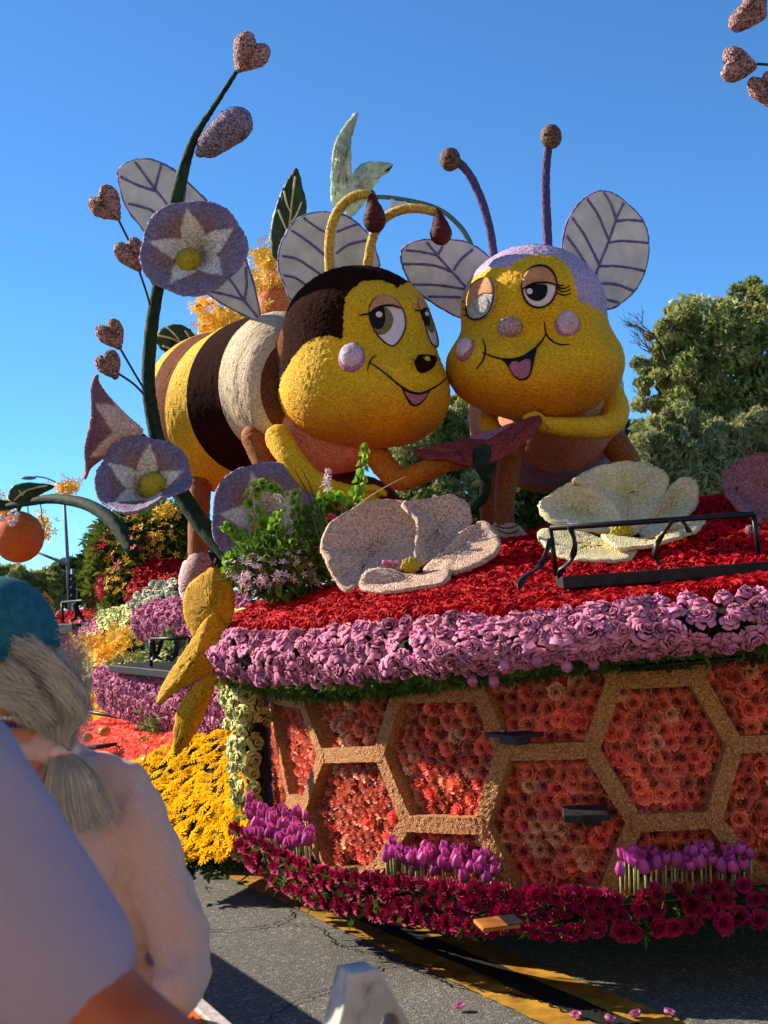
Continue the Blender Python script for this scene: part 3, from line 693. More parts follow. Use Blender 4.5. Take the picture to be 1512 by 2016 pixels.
def revolve(stations, mats_, parent, names=None, seg=64, stretch=1.0, sub=8):
    """stations: (x,y,d,r_px) ; mats_: one per gap -> one band part each"""
    C_ = [np.array(P(x, y, d)) for x, y, d, r in stations]; Rr = [r * d / F for x, y, d, r in stations]
    q = catmull([tuple(c) + (r,) for c, r in zip(C_, Rr)], sub)
    q = [np.array(v) for v in q]; ax = Vector(q[-1][:3] - q[0][:3]).normalized(); a = ax.cross(Vector((0, 0, 1))).normalized(); b = a.cross(ax)
    a, b = np.array(a), np.array(b)
    for g in range(len(stations) - 1):
        rows = q[g * sub:(g + 1) * sub + 1]; V = []
        dense = []
        for i in range(len(rows) - 1):
            for t in (0, .34, .67): dense.append(rows[i] * (1 - t) + rows[i + 1] * t)
        dense.append(rows[-1])
        for k_, rw in enumerate(dense):
            e = 0 if k_ in (0, len(dense) - 1) else 1
            for k in range(seg * 2):
                t = math.pi * k / seg; V.append(rw[:3] + (a * math.cos(t) + b * math.sin(t)) * max(rw[3], .001) * stretch + RNG.normal(0, .0011 * e + .0005, 3))
        n = seg * 2
        Fc = [(i * n + k, i * n + (k + 1) % n, (i + 1) * n + (k + 1) % n, (i + 1) * n + k) for i in range(len(dense) - 1) for k in range(n)]
        mo(names[g] if names else 'body_band', V, Fc, mats_[g], parent)
def limb(name, pts, m, parent, seg=14, sub=6, rough=.003, cap=True):
    """pts: (x,y,d,r_px)"""
    q = catmull([tuple(P(x, y, d)) + (r * d / F,) for x, y, d, r in pts], sub * 2)
    b = MB(); b.tube([Vector(v[:3]) for v in q], [float(v[3]) for v in q], seg * 2)
    e = q[-1]; b.sphere(Vector(e[:3]), float(e[3]) * .99, 20); s_ = q[0]; b.sphere(Vector(s_[:3]), float(s_[3]) * .99, 20)
    b.V = [tuple(c + random.uniform(-rough, rough) for c in v) for v in b.V]
    return b.build(name, m, parent)
def ball(name, x, y, d, rx, m, parent, ry=None, rz=None, seg=40, rough=.003):
    b = MB(); ry = ry or rx; rz = rz or rx; k = d / F; b.sphere(P(x, y, d), (rx * k, ry * k, rz * k), seg, ax=(_r, _u, _f))
    # y/z swap: sphere poles lie on its third axis
    b.V = [tuple(c + random.uniform(-rough, rough) for c in v) for v in b.V]
    return b.build(name, m, parent)

# ================================================================== BEE 1 (brown hood)
bee = thing('bee_figure', 'giant flower covered bee with a dark brown hood and curled golden antennae, leaning right', 'bee statue', tuple(P(700, 1000, 9.2)))
H1 = Blob([(706, 655, 9.0, 148, 130, 150), (652, 768, 8.95, 102, 92, 120), (782, 762, 8.82, 96, 92, 125), (735, 800, 8.85, 130, 80, 125), (705, 730, 8.93, 120, 80, 125)], .16)
poly1 = [(676, 668), (676, 619), (680, 587), (692, 570), (715, 554), (747, 551), (774, 560), (781, 568), (791, 560), (810, 555), (950, 540), (950, 920), (500, 960), (540, 800), (555, 740), (576, 704), (596, 680), (616, 666), (645, 660)]
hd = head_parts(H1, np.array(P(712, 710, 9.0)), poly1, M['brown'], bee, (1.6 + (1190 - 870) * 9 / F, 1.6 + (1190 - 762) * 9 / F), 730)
c2 = lambda pts: cr(pts, 3.436, 500, 340)
for ii, (out, lidp, scl, iris, pup, hi) in enumerate([
    ([(870, 830), (940, 850), (985, 900), (1015, 960), (1022, 1040), (1000, 1110), (960, 1165), (925, 1175), (875, 1145), (820, 1080), (785, 1000), (778, 920), (810, 860)],
     [(872, 832), (938, 852), (982, 902), (985, 918), (925, 906), (870, 908), (820, 922), (782, 945), (779, 920), (812, 862)], None,
     [(872, 912), (915, 935), (938, 990), (925, 1050), (890, 1090), (850, 1100), (815, 1070), (790, 1015), (782, 960), (810, 930)],
     [(780, 960), (815, 925), (868, 915), (882, 950), (882, 1010), (865, 1050), (830, 1062), (800, 1035), (785, 1000)], [(842, 942), (862, 955), (860, 975), (843, 982), (825, 974), (822, 955)]),
    ([(1103, 852), (1140, 880), (1180, 950), (1212, 1030), (1236, 1120), (1238, 1172), (1222, 1182), (1190, 1150), (1160, 1070), (1132, 970), (1104, 900)],
     [(1104, 855), (1140, 882), (1168, 928), (1150, 925), (1122, 935), (1106, 900)], None,
     [(1128, 935), (1165, 940), (1195, 990), (1212, 1060), (1200, 1085), (1175, 1070), (1150, 1020)],
     [(1122, 935), (1155, 932), (1175, 970), (1182, 1015), (1172, 1040), (1152, 1030), (1135, 985)], [(1150, 945), (1165, 950), (1170, 968), (1158, 972), (1147, 960)])]):
    e = H1.decal('eye', c2(out), .006, M['white'], hd)
    H1.decal('iris', c2(iris), .009, M['olive'], hd); H1.decal('pupil', c2(pup), .012, M['black'], hd)
    H1.decal('eyelid', c2(lidp), .014, M['lid'], hd); H1.decal('eye_glint', c2(hi), .015, M['white'], hd)
    H1.line('eye_outline', c2(out + out[:1]), .0045, M['black'], hd, .008)
H1.line('lash_line', c2([(775, 962), (820, 925), (870, 908), (930, 905), (988, 922)]), .007, M['black'], hd, .017)
H1.line('lash', c2([(778, 958), (745, 962), (712, 968)]), .006, M['black'], hd, .012)
H1.line('lash', c2([(1122, 938), (1105, 936), (1080, 932)]), .006, M['black'], hd, .012)
H1.line('lash_line', c2([(1118, 940), (1145, 925), (1170, 930)]), .006, M['black'], hd, .017)
ball('nose', 831, 712, 8.2 + 0.31, 19, M['yellow2'], hd, 14, 22)
H1.decal('nose_tip', c2([(1085, 1270), (1130, 1262), (1198, 1275), (1190, 1320), (1165, 1350), (1140, 1356), (1112, 1345), (1092, 1310)]), .05, M['brown'], hd)
H1.line('smile_line', c2([(782, 1284), (850, 1330), (920, 1385), (985, 1440), (1060, 1482), (1130, 1490), (1200, 1462), (1260, 1425), (1303, 1385)]), .007, M['black'], hd)
H1.line('smile_crease', c2([(825, 1235), (795, 1262), (778, 1295), (768, 1337)]), .005, M['black'], hd)
H1.decal('mouth', c2([(975, 1436), (1020, 1462), (1060, 1484), (1110, 1493), (1160, 1484), (1195, 1466), (1175, 1500), (1150, 1540), (1115, 1570), (1080, 1578), (1050, 1562), (1020, 1510), (1000, 1465)]), .006, M['black'], hd)
H1.decal('tongue', c2([(1018, 1480), (1050, 1492), (1110, 1503), (1170, 1490), (1150, 1525), (1120, 1553), (1085, 1565), (1058, 1548)]), .010, M['tongue'], hd)
def cheek(bl, x, y, rx, ry, parent):
    p, g = bl.cast(x, y); k = np.linalg.norm(p - A_c) / F
    for nm, s, z, m in (('cheek_rim', 1.0, .010, M['blushrim']), ('cheek', .86, .022, M['pinkball'])):
        b = MB(); X = orient(Vector(p + g * (z - .01) + np.array([0, 0, .006 if s < 1 else -.004])), g, 1, 0); V = []
        b.sphere((0, 0, 0), (rx * k * s, ry * k * s, .045 if s < 1 else .035), 28); b.V = [tuple(X @ Vector(v) + Vector(RNG.normal(0, .0015, 3))) for v in b.V]
        b.build(nm, m, parent)
cheek(H1, 692.5, 703, 27, 30, hd)
limb('antenna', [(650, 545, 9.0, 9.5), (648, 500, 9.0, 9.5), (650, 460, 9.0, 9.5), (660, 425, 8.98, 9.5), (680, 398, 8.95, 9.5), (705, 384, 8.92, 9.5), (732, 384, 8.9, 8)], M['gold'], bee)
limb('antenna', [(722, 540, 9.0, 9), (726, 505, 9.0, 9), (735, 465, 9.0, 9), (755, 432, 9.0, 9), (785, 415, 8.98, 9), (820, 410, 8.95, 9), (858, 418, 8.9, 8)], M['gold'], bee)
limb('antenna_bulb', [(732, 380, 8.9, 6), (734, 398, 8.88, 11), (737, 420, 8.87, 20), (737, 436, 8.87, 22.5)], M['maroon'], bee)
limb('antenna_bulb', [(860, 415, 8.9, 6), (864, 430, 8.88, 11), (868, 452, 8.87, 20), (868, 461, 8.87, 22)], M['maroon'], bee)
revolve([(640, 775, 9.0, 3), (600, 765, 9.12, 105), (578, 757, 9.28, 134), (552, 758, 9.45, 143), (499, 783, 9.68, 152), (465, 812, 9.85, 160), (428, 806, 10.02, 150), (392, 795, 10.2, 122), (362, 785, 10.38, 80), (345, 780, 10.5, 2)],
        [M['brown2'], M['cream'], M['cream'], M['brown'], M['yellow2'], M['brown2'], M['yellow2'], M['brown'], M['brown']], bee, ['collar', 'collar', 'collar', 'stripe', 'stripe', 'stripe', 'stripe', 'tail', 'tail'])
ball('neck_ruff', 601, 715, 9.1, 66, M['brown2'], bee, 92, 88)
ball('chest', 655, 842, 9.12, 112, M['salmon'], bee, 92, 85)
limb('leg', [(398, 880, 9.75, 24), (394, 960, 9.7, 22), (391, 1040, 9.66, 21), (390, 1112, 9.62, 20)], M['legbrown'], bee)
limb('leg', [(500, 860, 9.1, 26), (525, 915, 9.05, 25), (560, 1000, 9.0, 22), (580, 1100, 9.0, 20)], M['legbrown'], bee)
limb('leg', [(655, 920, 9.3, 24), (690, 945, 9.3, 21), (770, 985, 9.35, 18), (800, 1100, 9.4, 17)], M['maroon'], bee)
limb('arm', [(548, 862, 8.82, 27), (566, 892, 8.74, 26), (600, 935, 8.66, 24), (645, 962, 8.6, 21), (700, 974, 8.58, 17), (738, 972, 8.56, 12)], M['yellow2'], bee)
limb('arm', [(728, 870, 9.0, 26), (755, 915, 8.9, 25), (790, 943, 8.84, 23), (845, 924, 8.78, 21), (890, 907, 8.74, 18), (925, 903, 8.72, 14)], M['orange'], bee)
limb('finger', [(700, 968, 8.55, 8), (735, 962, 8.52, 8), (757, 972, 8.51, 6)], M['yellow2'], bee)
limb('finger', [(700, 980, 8.55, 8), (732, 986, 8.52, 8), (752, 990, 8.51, 6)], M['yellow2'], bee)
sh1 = limb('shoe', [(392, 1108, 9.6, 24), (382, 1135, 9.5, 27), (374, 1160, 9.42, 22), (370, 1172, 9.38, 12)], M['pinkseed'], bee)
limb('shoe_sole', [(368, 1112, 9.62, 9), (361, 1140, 9.5, 9), (362, 1168, 9.42, 8), (370, 1182, 9.38, 6)], M['white'], sh1)
for pts in ([(365, 1118), (392, 1108), (415, 1102)], [(372, 1128), (395, 1120), (418, 1112), (425, 1100)], [(380, 1105), (400, 1115), (412, 1126)]):
    tube('shoe_lace', [P(x, y, 9.5) for x, y in pts], .006, M['legbrown'], sh1, 5)
w1 = wing(c2([(170, 600), (185, 500), (230, 400), (310, 310), (420, 275), (520, 275), (620, 300), (720, 370), (790, 450), (825, 550), (835, 640), (700, 720), (450, 740), (265, 855), (215, 760), (180, 680)]),
     [c2(v) for v in ([(520, 300), (515, 500), (510, 700)], [(330, 305), (420, 370), (495, 410)], [(250, 390), (370, 470), (480, 565)], [(190, 565), (300, 590), (450, 690)], [(200, 695), (280, 715), (350, 760)], [(560, 405), (640, 370), (710, 350)], [(555, 550), (640, 490), (765, 460)])],
     (650, 520, 9.35), (.05, -1, -.12), bee)
c1 = lambda pts: cr(pts, 2.3625, 120, 40)
wing(c1([(268, 720), (290, 680), (350, 652), (430, 655), (520, 700), (600, 770), (700, 870), (780, 960), (840, 1080), (890, 1220), (925, 1392), (880, 1380), (780, 1330), (680, 1265), (560, 1150), (450, 1050), (360, 940), (300, 850)]),
     [c1(v) for v in ([(440, 790), (490, 850), (600, 1000), (780, 1200), (850, 1300), (918, 1385)], [(345, 660), (395, 725), (440, 790)], [(470, 670), (450, 740), (440, 790)], [(275, 728), (350, 765), (440, 795)], [(315, 855), (410, 880), (470, 920)], [(860, 1150), (865, 1230), (855, 1300)], [(690, 1262), (780, 1280), (855, 1305)], [(580, 780), (570, 860), (560, 940)])],
     (420, 480, 9.25), (-.02, -1, -.1), bee)

# ================================================================== BEE 2 (lavender hood)
bee2 = thing('bee_figure', 'giant flower covered bee with a lavender hood and straight purple antennae, smiling with open mouth', 'bee statue', tuple(P(1070, 1050, 9.3)))
H2 = Blob([(1050, 614, 9.0, 143, 130, 145), (966, 722, 8.88, 88, 76, 118), (1136, 716, 8.9, 92, 84, 120), (1055, 752, 8.85, 120, 80, 125)], .13)
poly2 = [(870, 720), (890, 650), (905, 612), (912, 580), (931, 546), (962, 529), (985, 524), (1000, 529), (1012, 518), (1027, 508), (1055, 501), (1096, 505), (1117, 522), (1131, 550), (1137, 584), (1146, 595), (1168, 603), (1188, 616), (1202, 630), (1240, 640), (1250, 900), (870, 900)]
c3 = lambda pts: cr(pts, 2.908, 780, 230)
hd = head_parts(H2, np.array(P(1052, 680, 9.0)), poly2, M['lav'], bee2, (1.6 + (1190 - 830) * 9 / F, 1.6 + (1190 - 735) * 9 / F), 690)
eL = [(540, 930), (565, 960), (574, 1010), (562, 1080), (530, 1140), (480, 1170), (440, 1155), (426, 1110), (428, 1040), (450, 980), (490, 945)]
eR = [(820, 862), (870, 875), (905, 920), (917, 970), (905, 1030), (870, 1075), (820, 1092), (770, 1080), (735, 1040), (720, 980), (728, 920), (765, 875)]
p, g = H2.cast(953, 590)
# the left eye bulges as a tilted disc caught by the sun
H2.decal('eye', c3(eL), .03, M['speck'], hd); H2.decal('eyelid', c3([(540, 932), (565, 962), (572, 1014), (520, 1016), (485, 1035), (445, 1080), (428, 1095), (430, 1040), (452, 982), (492, 947)]), .036, M['lid'], hd)
H2.decal('iris', c3([(520, 1035), (545, 1060), (535, 1110), (500, 1135), (470, 1115), (480, 1060)]), .033, M['speck'], hd)
H2.line('eye_outline', c3(eL + eL[:1]), .0055, M['black'], hd, .034)
H2.decal('eye', c3(eR), .006, M['white'], hd)
H2.decal('pupil', c3([(740, 990), (765, 968), (812, 962), (858, 966), (864, 1000), (850, 1035), (815, 1055), (778, 1048), (750, 1025)]), .010, M['black'], hd)
H2.decal('eyelid', c3([(820, 864), (868, 877), (903, 921), (914, 962), (860, 956), (800, 960), (760, 970), (728, 988), (722, 965), (730, 920), (766, 877)]), .014, M['lid'], hd)
H2.decal('eye_glint', c3([(765, 985), (780, 995), (778, 1012), (764, 1018), (750, 1010), (749, 993)]), .014, M['white'], hd)
H2.line('eye_outline', c3(eR + eR[:1]), .0065, M['black'], hd, .009)
H2.line('lash_line', c3([(728, 990), (762, 970), (800, 958), (860, 955), (918, 968)]), .008, M['black'], hd, .018)
H2.line('brow_crease', c3([(770, 868), (820, 858), (870, 872), (905, 915), (918, 960)]), .009, M['black'], hd, .012)
for v in ([(915, 968), (932, 980), (960, 985), (992, 968)], [(922, 985), (940, 1000), (965, 1002), (996, 988)], [(915, 1005), (938, 1018), (965, 1022), (998, 1012)], [(918, 962), (935, 968), (960, 965)]):
    H2.line('lash', c3(v), .005, M['black'], hd, .008)
for v in ([(425, 1075), (405, 1070), (385, 1055)], [(424, 1100), (405, 1105), (384, 1095)], [(432, 1130), (412, 1140), (392, 1135)]):
    H2.line('lash', c3(v), .005, M['black'], hd, .008)
pn_, g = H2.cast(1004, 645); b = MB(); b.sphere(Vector(pn_ + g * .0), (.078, .072, .07), 30); b.V = [tuple(np.array(v) + RNG.normal(0, .002, 3)) for v in b.V]; b.build('nose', M['pinkseed'], hd)
cheek(H2, 1117, 638, 25, 27, hd); cheek(H2, 917, 688, 20, 24, hd)
H2.line('smile_line', c3([(498, 1350), (560, 1376), (640, 1390), (720, 1376), (790, 1330), (830, 1290), (856, 1245)]), .0075, M['black'], hd)
H2.line('smile_crease', c3([(850, 1175), (852, 1215), (865, 1255), (900, 1290), (950, 1307), (993, 1302)]), .006, M['black'], hd)
H2.line('smile_crease', c3([(495, 1275), (510, 1320), (506, 1370), (488, 1410), (458, 1442)]), .006, M['black'], hd)
H2.decal('mouth', c3([(585, 1380), (640, 1392), (700, 1385), (755, 1355), (805, 1318), (796, 1370), (785, 1420), (770, 1475), (745, 1503), (710, 1508), (675, 1488), (650, 1450), (625, 1410)]), .006, M['black'], hd)
H2.decal('tongue', c3([(648, 1432), (660, 1408), (682, 1402), (706, 1408), (735, 1392), (760, 1392), (770, 1412), (764, 1465), (738, 1495), (705, 1498), (672, 1475)]), .011, M['tongue'], hd)
limb('antenna', [(972, 500, 9.0, 8), (966, 460, 9, 8), (955, 415, 9, 8), (938, 370, 8.98, 8), (918, 335, 8.95, 8), (900, 318, 8.93, 8)], M['lavdk'], bee2)
limb('antenna', [(1079, 490, 9.0, 9), (1076, 430, 9, 9), (1074, 370, 9, 8.5), (1076, 320, 8.98, 8), (1080, 285, 8.96, 8)], M['lavdk'], bee2)
ball('antenna_bulb', 886, 314, 8.92, 21, M['pinkseed2'] if 'pinkseed2' in M else fuzz('copper_seed', '3c241e', '8a6a58', scale=110), bee2, 23, 21)
ball('antenna_bulb', 1085, 269, 8.95, 21, MATS['copper_seed'], bee2, 24, 21)
revolve([(1114, 772, 8.95, 3), (1112, 775, 9.05, 92), (1108, 788, 9.25, 112), (1100, 800, 9.5, 130), (1085, 812, 9.75, 148), (1076, 818, 9.95, 152), (1068, 815, 10.2, 140), (1060, 810, 10.6, 90), (1056, 808, 10.75, 2)],
        [M['salmon'], M['salmon'], M['salmon'], M['plum'], M['orange'], M['plum'], M['yellow2'], M['lav']], bee2, ['belly', 'belly', 'belly', 'stripe', 'stripe', 'stripe', 'tail', 'tail'])
ball('collar', 1140, 775, 9.25, 88, M['cream'], bee2, 108, 80)
limb('arm', [(1205, 775, 9.12, 24), (1212, 812, 9.02, 27), (1195, 838, 8.9, 24), (1140, 842, 8.74, 21), (1085, 838, 8.64, 17), (1048, 830, 8.58, 11)], M['yellow2'], bee2)
limb('thumb', [(1080, 838, 8.6, 10), (1055, 818, 8.56, 8), (1035, 822, 8.54, 6)], M['yellow2'], bee2)
limb('arm', [(965, 810, 9.2, 18), (962, 835, 9.05, 20), (985, 862, 8.9, 16), (1010, 880, 8.8, 12)], M['yellow2'], bee2)
limb('leg', [(1195, 850, 9.5, 26), (1215, 880, 9.45, 28), (1238, 920, 9.4, 25), (1250, 1000, 9.35, 20)], M['legbrown'], bee2)
limb('leg', [(985, 880, 9.5, 24), (965, 950, 9.5, 20), (962, 1010, 9.5, 17), (968, 1045, 9.5, 16)], M['legbrown'], bee2)
limb('leg', [(1010, 870, 9.1, 26), (1000, 930, 9.05, 22), (993, 990, 9.0, 19), (996, 1040, 8.95, 18)], M['legbrown'], bee2)
s2 = limb('shoe', [(985, 1042, 8.98, 17), (1008, 1052, 8.9, 22), (1024, 1068, 8.8, 20), (1030, 1080, 8.74, 12)], M['cream'], bee2)
for pts in ([(975, 1035), (998, 1040), (1018, 1034)], [(978, 1042), (1000, 1050), (1022, 1044)]): tube('shoe_lace', [P(x, y, 8.76) for x, y in pts], .006, M['legbrown'], s2, 5)
wing(c3([(958, 760), (965, 660), (1000, 570), (1050, 500), (1110, 450), (1180, 430), (1260, 455), (1340, 520), (1405, 595), (1435, 680), (1440, 770), (1420, 880), (1370, 980), (1300, 1050), (1220, 1095), (1150, 1060), (1080, 960), (1000, 860)]),
     [c3(v) for v in ([(1300, 495), (1255, 590), (1215, 710), (1160, 850), (1125, 950)], [(1185, 435), (1225, 500), (1255, 590)], [(1085, 465), (1150, 560), (1215, 710)], [(1000, 575), (1080, 690), (1160, 850)], [(972, 680), (1050, 790), (1110, 900)],
      [(1255, 600), (1330, 592), (1410, 600)], [(1215, 722), (1300, 712), (1440, 725)], [(1160, 855), (1300, 860), (1425, 885)], [(1135, 955), (1250, 960), (1360, 1000)], [(1185, 1045), (1270, 1065)])],
     (1190, 490, 9.2), (.1, -1, -.12), bee2)
wing(c3([(33, 800), (50, 750), (120, 715), (220, 708), (320, 710), (420, 730), (520, 800), (590, 880), (560, 1000), (460, 1130), (370, 1142), (300, 1115), (180, 1040), (100, 970), (50, 880)]),
     [c3(v) for v in ([(230, 790), (320, 890), (400, 980), (450, 1040)], [(175, 720), (205, 757), (235, 790)], [(265, 745), (240, 790)], [(55, 765), (140, 775), (240, 795)], [(38, 845), (200, 850), (320, 890)], [(440, 760), (370, 820), (330, 880)], [(90, 960), (240, 965), (400, 990)], [(185, 1030), (370, 1035)])],
     (875, 540, 9.3), (.0, -1, -.12), bee2)
# dark red flower held between them
rf = thing('held_flower', 'dark red flower with a green stem held between the two bees', 'flower', tuple(P(940, 990, 8.6)))
sheet('petal', [(813, 889, 8.5), (855, 880, 8.5), (920, 868, 8.6), (958, 872, 8.6), (968, 892, 8.5), (950, 915, 8.45), (920, 917, 8.45), (880, 906, 8.4), (840, 902, 8.4)], (900, 893, 8.5), M['crimson'], rf, .02, thick=.03)
sheet('petal', [(940, 885, 8.5), (985, 855, 8.5), (1030, 830, 8.5), (1060, 821, 8.5), (1066, 834, 8.45), (1040, 866, 8.42), (1000, 897, 8.4), (960, 913, 8.4), (942, 905, 8.42)], (1000, 872, 8.45), M['crimson'], rf, .03, thick=.03)
sheet('petal', [(922, 866, 8.7), (985, 845, 8.75), (1040, 826, 8.75), (1010, 860, 8.65), (955, 882, 8.6)], (985, 858, 8.68), M['plum'], rf, 0, thick=.03)
limb('calyx', [(955, 900, 8.46, 26), (955, 918, 8.46, 23), (956, 936, 8.46, 12)], M['stem'], rf)
limb('stem', [(957, 930, 8.47, 9), (960, 955, 8.5, 8), (952, 980, 8.55, 8), (935, 997, 8.6, 8), (918, 1010, 8.7, 8)], M['stem'], rf)

# ================================================================== giant flowers
BLUE, MAUVE, WHT = np.array([.25, .205, .34]), np.array([.36, .21, .19]), np.array([.90, .84, .76])
def glory(label, cx, cy, d, n, R, rot, tubelen=.5, lobes=.05, tone=None, curl=None, ball_=(0, 0, .04), group='giant morning glories on the painted vine', ptube=1.7, starw=.62, squashx=1.0):
    t = thing('morning_glory', label, 'giant flower', tuple(P(cx, cy, d)), group)
    blue, mau, wh = tone or (BLUE, MAUVE, WHT)
    c = P(cx, cy, d); n = Vector(n).normalized(); up = (Vector((0, 0, 1)) - n * n.z).normalized(); rt = up.cross(n)
    NA, NR = 200, 46; V, C, Fc = [], [], []
    for j in range(NR + 1):
        q = .03 + .97 * j / NR
        for k in range(NA):
            a = 2 * math.pi * k / NA; r = R * q * (1 + q * q * (lobes * abs(math.sin(2.5 * (a - rot))) - lobes * .5 + .015 * math.sin(3 * a + rot))); lip = -.10 * R * max(0, q - .8) ** 1.2 * 4
            z = -tubelen * (1 - q) ** ptube + lip + (curl(a) * q * q * R if curl else 0) + .03 * R * q * math.sin(5 * (a - rot))
            p = c + (rt * math.cos(a) * squashx + up * math.sin(a)) * r + n * z + Vector(RNG.normal(0, .0022, 3)); V.append(p)
            da = abs(((a - rot) / (2 * math.pi / 5) + .5) % 1 - .5) * 2 * math.pi / 5 * 1.0
            wq = starw * 1.4 * max(0, (.9 - q) / .60) ** 1.7; s_ = 1 / (1 + math.exp(max(-30, min(30, (da - wq) * q / .008)))) if q < .88 else 0
            mm = math.exp(-((q - .52) / .2) ** 2); pc = blue * (1 - mm) + mau * mm; pc = pc * (1 + RNG.normal(0, .12))
            if q > .96: pc = pc * 1.25
            C.append(pc * (1 - s_) + wh * s_)
    Fc = [(j * NA + k, j * NA + (k + 1) % NA, (j + 1) * NA + (k + 1) % NA, (j + 1) * NA + k) for j in range(NR) for k in range(NA)]
    o = mo('trumpet', V, Fc, M['glory'], t, col=C); s = o.modifiers.new('solid', 'SOLIDIFY'); s.thickness = .016; s.offset = 0
    if ball_:
        bx, by, br = ball_; b = MB(); b.sphere(c + rt * bx + up * by - n * (tubelen * .42), (br, br, br), 30); b.V = [tuple(np.array(v) + RNG.normal(0, .004, 3)) for v in b.V]; b.build('flower_eye', M['billy'], t)
    return t, c - n * tubelen
glory('blue violet morning glory facing front high up in front of the long bee wing', 378, 487, 8.5, (-.10, -1, .02), .30, math.radians(95), .26, .07, ball_=(-.05, -.05, .075), squashx=1.12)
glory('blue violet morning glory with its lower lip curled up, beside the lower vine bend', 283, 942, 8.5, (.12, -1, .34), .295, math.radians(80), .28, .08, curl=lambda a: .95 * max(0, math.sin(-a + .35)) ** 2, ball_=(.055, .0, .085))
glory('blue violet morning glory partly hidden behind the green bell flower spikes', 520, 1012, 8.6, (-.05, -1, .12), .335, math.radians(105), .28, .07, ball_=(-.01, -.07, .08), squashx=1.02)
glory('mauve trumpet flower seen from the side, opening to the left of the vine', 172, 838, 8.7, (-1, -.22, .14), .33, math.radians(20), .36, .04, tone=(np.array([.30, .15, .19]), np.array([.40, .18, .17]), np.array([.95, .72, .60])), ball_=None, ptube=1.35, starw=.75)
vine = thing('painted_vine', 'tall dark green painted vine stem curving up the left side of the float', 'vine', tuple(P(450, 1110, 8.9)))
limb('main_stem', [(500, 1130, 8.75, 20), (455, 1095, 8.8, 19), (400, 1035, 8.9, 18), (352, 965, 9.0, 17), (318, 890, 9.0, 15), (302, 830, 9.0, 14), (292, 750, 9.0, 13), (298, 650, 8.95, 13), (312, 560, 8.9, 12), (330, 470, 8.85, 14), (350, 380, 8.82, 13), (372, 300, 8.8, 9.5), (392, 255, 8.8, 6.5), (425, 205, 8.8, 5), (468, 138, 8.8, 4)], M['stem'], vine, rough=.003)
limb('side_stem', [(310, 565, 8.88, 10), (322, 560, 8.85, 7), (334, 545, 8.8, 5)], M['stem'], vine)
limb('side_stem', [(302, 880, 9.0, 10), (275, 858, 8.95, 7), (245, 848, 8.85, 7), (225, 845, 8.78, 10)], M['stem'], vine)
for pts in ([(229, 424), (262, 490), (302, 560)], [(270, 522), (288, 575), (295, 600)], [(232, 678), (262, 730), (285, 768)], [(224, 730), (262, 755), (288, 782)]):
    tube('thin_stem', [P(x, y, 8.85) for x, y in pts], .008, M['thinstem'], vine, 6)
def heart(label, cx, cy, rx, ry, rot, d, yaw, m, group='seed covered hearts on thin stems', thick=.5):
    """cx,cy centre px; rx,ry half sizes px; rot: tilt in degrees of the tip from straight down, positive = tip to the right"""
    t = thing('heart_bud', label, 'heart', tuple(P(cx, cy, d)), group); c = P(cx, cy, d); k = d / F
    a = math.radians(rot); X = (_r * math.cos(a) + _u * math.sin(a)); Y = (_u * math.cos(a) - _r * math.sin(a)); Z = X.cross(Y)
    yw = math.radians(yaw); X2 = X * math.cos(yw) + Z * math.sin(yw); Z2 = Z * math.cos(yw) - X * math.sin(yw); V = []; nu, nv = 64, 32
    for j in range(nv + 1):
        ph = math.pi * j / nv
        for i in range(nu):
            th = 2 * math.pi * i / nu; q = math.sin(ph) ** .75; hx = .62 * 16 * math.sin(th) ** 3 / 17 + .42 * math.sin(th); hy = .72 * ((13 * math.cos(th) - 5 * math.cos(2 * th) - 2 * math.cos(3 * th) - math.cos(4 * th)) / 15.0 + .1) + .25 * math.cos(th)
            V.append(c + X2 * (hx * rx * k * q) + Y * (hy * ry * k * q) + Z2 * (math.cos(ph) * thick * rx * k) + Vector(RNG.normal(0, .0028, 3)))
    Fc = [(j * nu + i, j * nu + (i + 1) % nu, (j + 1) * nu + (i + 1) % nu, (j + 1) * nu + i) for j in range(nv) for i in range(nu)]
    mo('heart_body', V, Fc, m, t); return t
hm = fuzz('heart_seed', '7a4a46', 'd6aaa0', scale=85, bump=1.0, bdist=.014, contrast=(.2, .8))
heart('seed covered heart at the very top of the vine', 490, 106, 37, 44, -34, 8.8, -20, hm, thick=.75)
t_ = thing('long_bud', 'fat grey lilac flower bud leaning right near the vine top', 'giant bud', tuple(P(440, 262, 8.8)), None)
limb('bud_body', [(394, 300, 8.8, 10), (403, 293, 8.8, 22), (418, 281, 8.8, 27), (436, 266, 8.8, 31), (455, 251, 8.8, 34), (466, 243, 8.8, 33)], fuzz('lilac_grey_seed', '5c4c62', 'b4a0b4', scale=90, bump=1.0, bdist=.014), t_, rough=.004)
heart('left heart of the upper pair on thin stems beside the long wing', 210, 403, 34, 39, 40, 8.8, 20, hm)
heart('seed heart behind the edge of the upper morning glory', 259, 501, 31, 38, 28, 8.8, -25, hm)
heart('upper seed heart of the small pair left of the vine', 220, 659, 27, 34, 32, 8.8, -15, hm, thick=.7)
heart('lower seed heart of the small pair left of the vine', 215, 718, 25, 32, 26, 8.8, 15, hm, thick=.7)
heart('seed heart cut by the top right corner of the picture', 1478, 18, 52, 34, 60, 8.0, 10, hm)
heart('seed heart pointing right at the upper right edge', 1452, 128, 36, 38, 82, 8.0, -10, hm, thick=.6)
heart('lowest seed heart of the trio at the upper right edge', 1505, 176, 30, 38, 20, 8.0, 10, hm, thick=.7)
st = thing('branching_stem', 'dark thin stem carrying hearts in from the right edge', 'stem', tuple(P(1700, 1000, 8.0)))
tube('stem', [P(1720, 1010, 8.1), P(1730, 500, 8.1), P(1690, 200, 8.05), P(1640, 60, 8.0)], .03, M['stem'], st)
